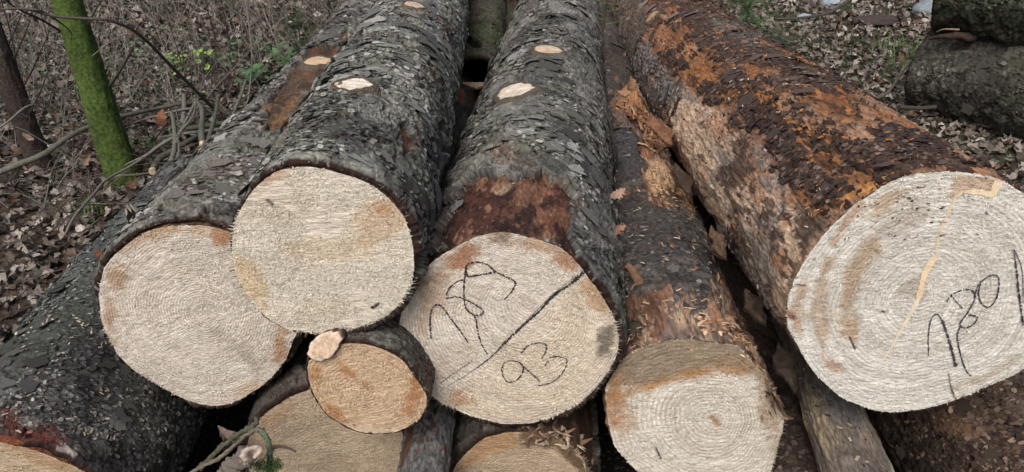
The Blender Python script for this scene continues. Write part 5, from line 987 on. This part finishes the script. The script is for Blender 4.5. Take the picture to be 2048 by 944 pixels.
branch('branch', [(1550,38,5.0),(1600,36,5.0),(1650,28,5.05),(1685,10,5.1),(1710,-8,5.15)], (.008, .012), (.06, .058, .05), 'dark branch lying over the leaves at the upper right', 'branch')
branch('branch', [(1745,200,3.7),(1775,185,3.75),(1800,150,3.85),(1820,125,3.9)], (.009, .006), (.085, .075, .06), 'short grey branch leaning in the leaves left of the right-hand stack', 'branch')
branch('branch', [(1798,214,3.55),(1840,216,3.55),(1872,214,3.55)], (.011, .010), (.05, .045, .038), 'short dark stick under the left end of the lower right-hand log', 'branch')
# ------------------------------------------------------------------ twigs in the lower left gap, in front of the bottom face
G_M = (.075, .12, .065)
b1 = branch('mossy_twig', [(522,858,1.02),(535,880,1.0),(540,905,.98),(540,925,.97),(541,950,.96)], (.0050, .0062), (.115, .155, .10), 'green mossy twig standing in front of the bottom-row cut face, with a dark side shoot', 'twig', side=[([(544,895,.985),(560,893,.98),(577,896,.975),(592,903,.97)], .0036, (.075, .06, .05))], mat=M_MOSS, jit=.7, res=12)
branch('twig', [(355,960,1.0),(400,935,1.02),(440,915,1.03),(470,890,1.04),(500,865,1.04),(520,858,1.03)], (.0035, .0045), (.13, .115, .09), 'thin twig slanting up to the top of the green mossy twig', 'twig', jit=.7, res=12)
branch('twig', [(400,935,1.10),(430,905,1.10),(450,888,1.09),(480,866,1.08),(508,850,1.07),(515,835,1.08)], (.0055, .005), (.085, .09, .062), 'thicker green-grey twig just above the thin slanting one', 'twig', jit=.8, res=12)
P = wire([(440,975,.93),(462,945,.935),(484,920,.94),(503,906,.94)]); mb = MB(); tube(mb, P, [.014, .017, .015, .013], (.13, .115, .10), 22, .75, 4, True, 9)
for k in range(70):
    t = random.random(); a_ = random.uniform(0, 6.28); q = P[0]*(1-t)+P[3]*t; d = norm(P[3]-P[0]); s1 = norm(np.cross(d, [0, 1, 0])); s2 = np.cross(d, s1); r_ = q+(s1*math.cos(a_)+s2*math.sin(a_))*.0155
    mb.add([r_-s1*.0015, r_+s1*.0015, r_+d*random.uniform(.006, .02)+(s1*math.cos(a_)+s2*math.sin(a_))*random.uniform(-.001, .003)], [[0, 1, 2]], np.array(random.choice([(.30, .27, .24), (.18, .15, .13), (.07, .055, .05), (.34, .24, .18)])))
o = tag(mb.build('broken_branch', M_TWIG), 'thick broken branch end with pale splintered wood at the bottom photo edge', 'branch')
mb = MB(); e0 = P[3]; k_ = 26; a_ = np.arange(k_)*2*math.pi/k_; d = norm(norm(P[3]-P[2])*.6+np.array([.1, -.8, .2])); s1 = norm(np.cross(d, [0, 0, 1])); s2 = np.cross(s1, d); V = []; Cc = []
for q_, z, cl in [(.05, -.002, (.16, .10, .08)), (.35, -.003, (.22, .15, .12)), (.55, .001, (.42, .36, .31)), (.8, .002, (.38, .33, .29)), (1.0, .001, (.42, .38, .34)), (1.1, -.006, (.16, .13, .12))]:
    R_ = .0150*q_*(1+.18*fbm(np.cos(a_)*2, np.sin(a_)*2, q_, 4, 4, .7)); V.append(e0+(R_*np.cos(a_))[:, None]*s1*1.3+(R_*np.sin(a_))[:, None]*s2*.8+d*(z+.003)); Cc.append(np.tile(cl, (k_, 1)))
mesh_obj('broken_end', np.concatenate(V), grid_faces(6, k_, True), M_TWIG, o, np.concatenate(Cc))
mb = MB(); ctr_ = wire([(500,922,.95),(520,936,.95),(548,934,.96),(556,926,.96),(540,945,.955)])
for k in range(2600):
    q = ctr_[random.randrange(4)]; w = random.random(); q = q*(1-w)+ctr_[random.randrange(5)]*w+np.array([random.gauss(0, 1), random.gauss(0, 1), random.gauss(0, 1)])*.0055; d = norm(np.array([random.gauss(0, 1), random.gauss(0, 1)-.4, random.gauss(0, 1)+.4])); s_ = norm(np.cross(d, [0, 1, .2]))*.0007
    mb.add([q-s_, q+s_, q+d*random.uniform(.002, .006)], [[0, 1, 2]], np.array(random.choice([(.035, .075, .022), (.06, .12, .035), (.02, .045, .015), (.09, .15, .06)])))
tag(mb.build('moss_clump', M_GREEN, smooth=False), 'dark green clump of moss at the foot of the green twig', 'moss', kind='stuff')
# ------------------------------------------------------------------ light
world = bpy.data.worlds.new('World'); scene.world = world; world.use_nodes = True; nt = world.node_tree; bg = nt.nodes['Background']
sky = nt.nodes.new('ShaderNodeTexSky'); sky.sky_type = 'NISHITA'; sky.sun_disc = False; SE, SA = math.radians(52), math.radians(200)
sky.sun_elevation = SE; sky.sun_rotation = SA; sky.air_density = .8; sky.dust_density = 8.0; sky.ozone_density = 1.0; nt.links.new(sky.outputs[0], bg.inputs[0]); bg.inputs[1].default_value = .12
sd = bpy.data.lights.new('sun', 'SUN'); sd.energy = 1.3; sd.angle = math.radians(25); sd.color = (1.0, .985, .965); so = bpy.data.objects.new('sun', sd); COL.objects.link(so)
dv = Vector((math.sin(SA)*math.cos(SE), math.cos(SA)*math.cos(SE), math.sin(SE))); so.rotation_euler = dv.to_track_quat('Z', 'Y').to_euler(); so.location = (0, -3, 6)
vs = scene.view_settings; vs.view_transform = 'Standard'; vs.look = 'None'; vs.gamma = 1; vs.use_curve_mapping = False; vs.exposure = 0.17
scene.cycles.max_bounces = 6; scene.cycles.diffuse_bounces = 3
for o in bpy.data.objects:
    if '_o' in o: del o['_o']
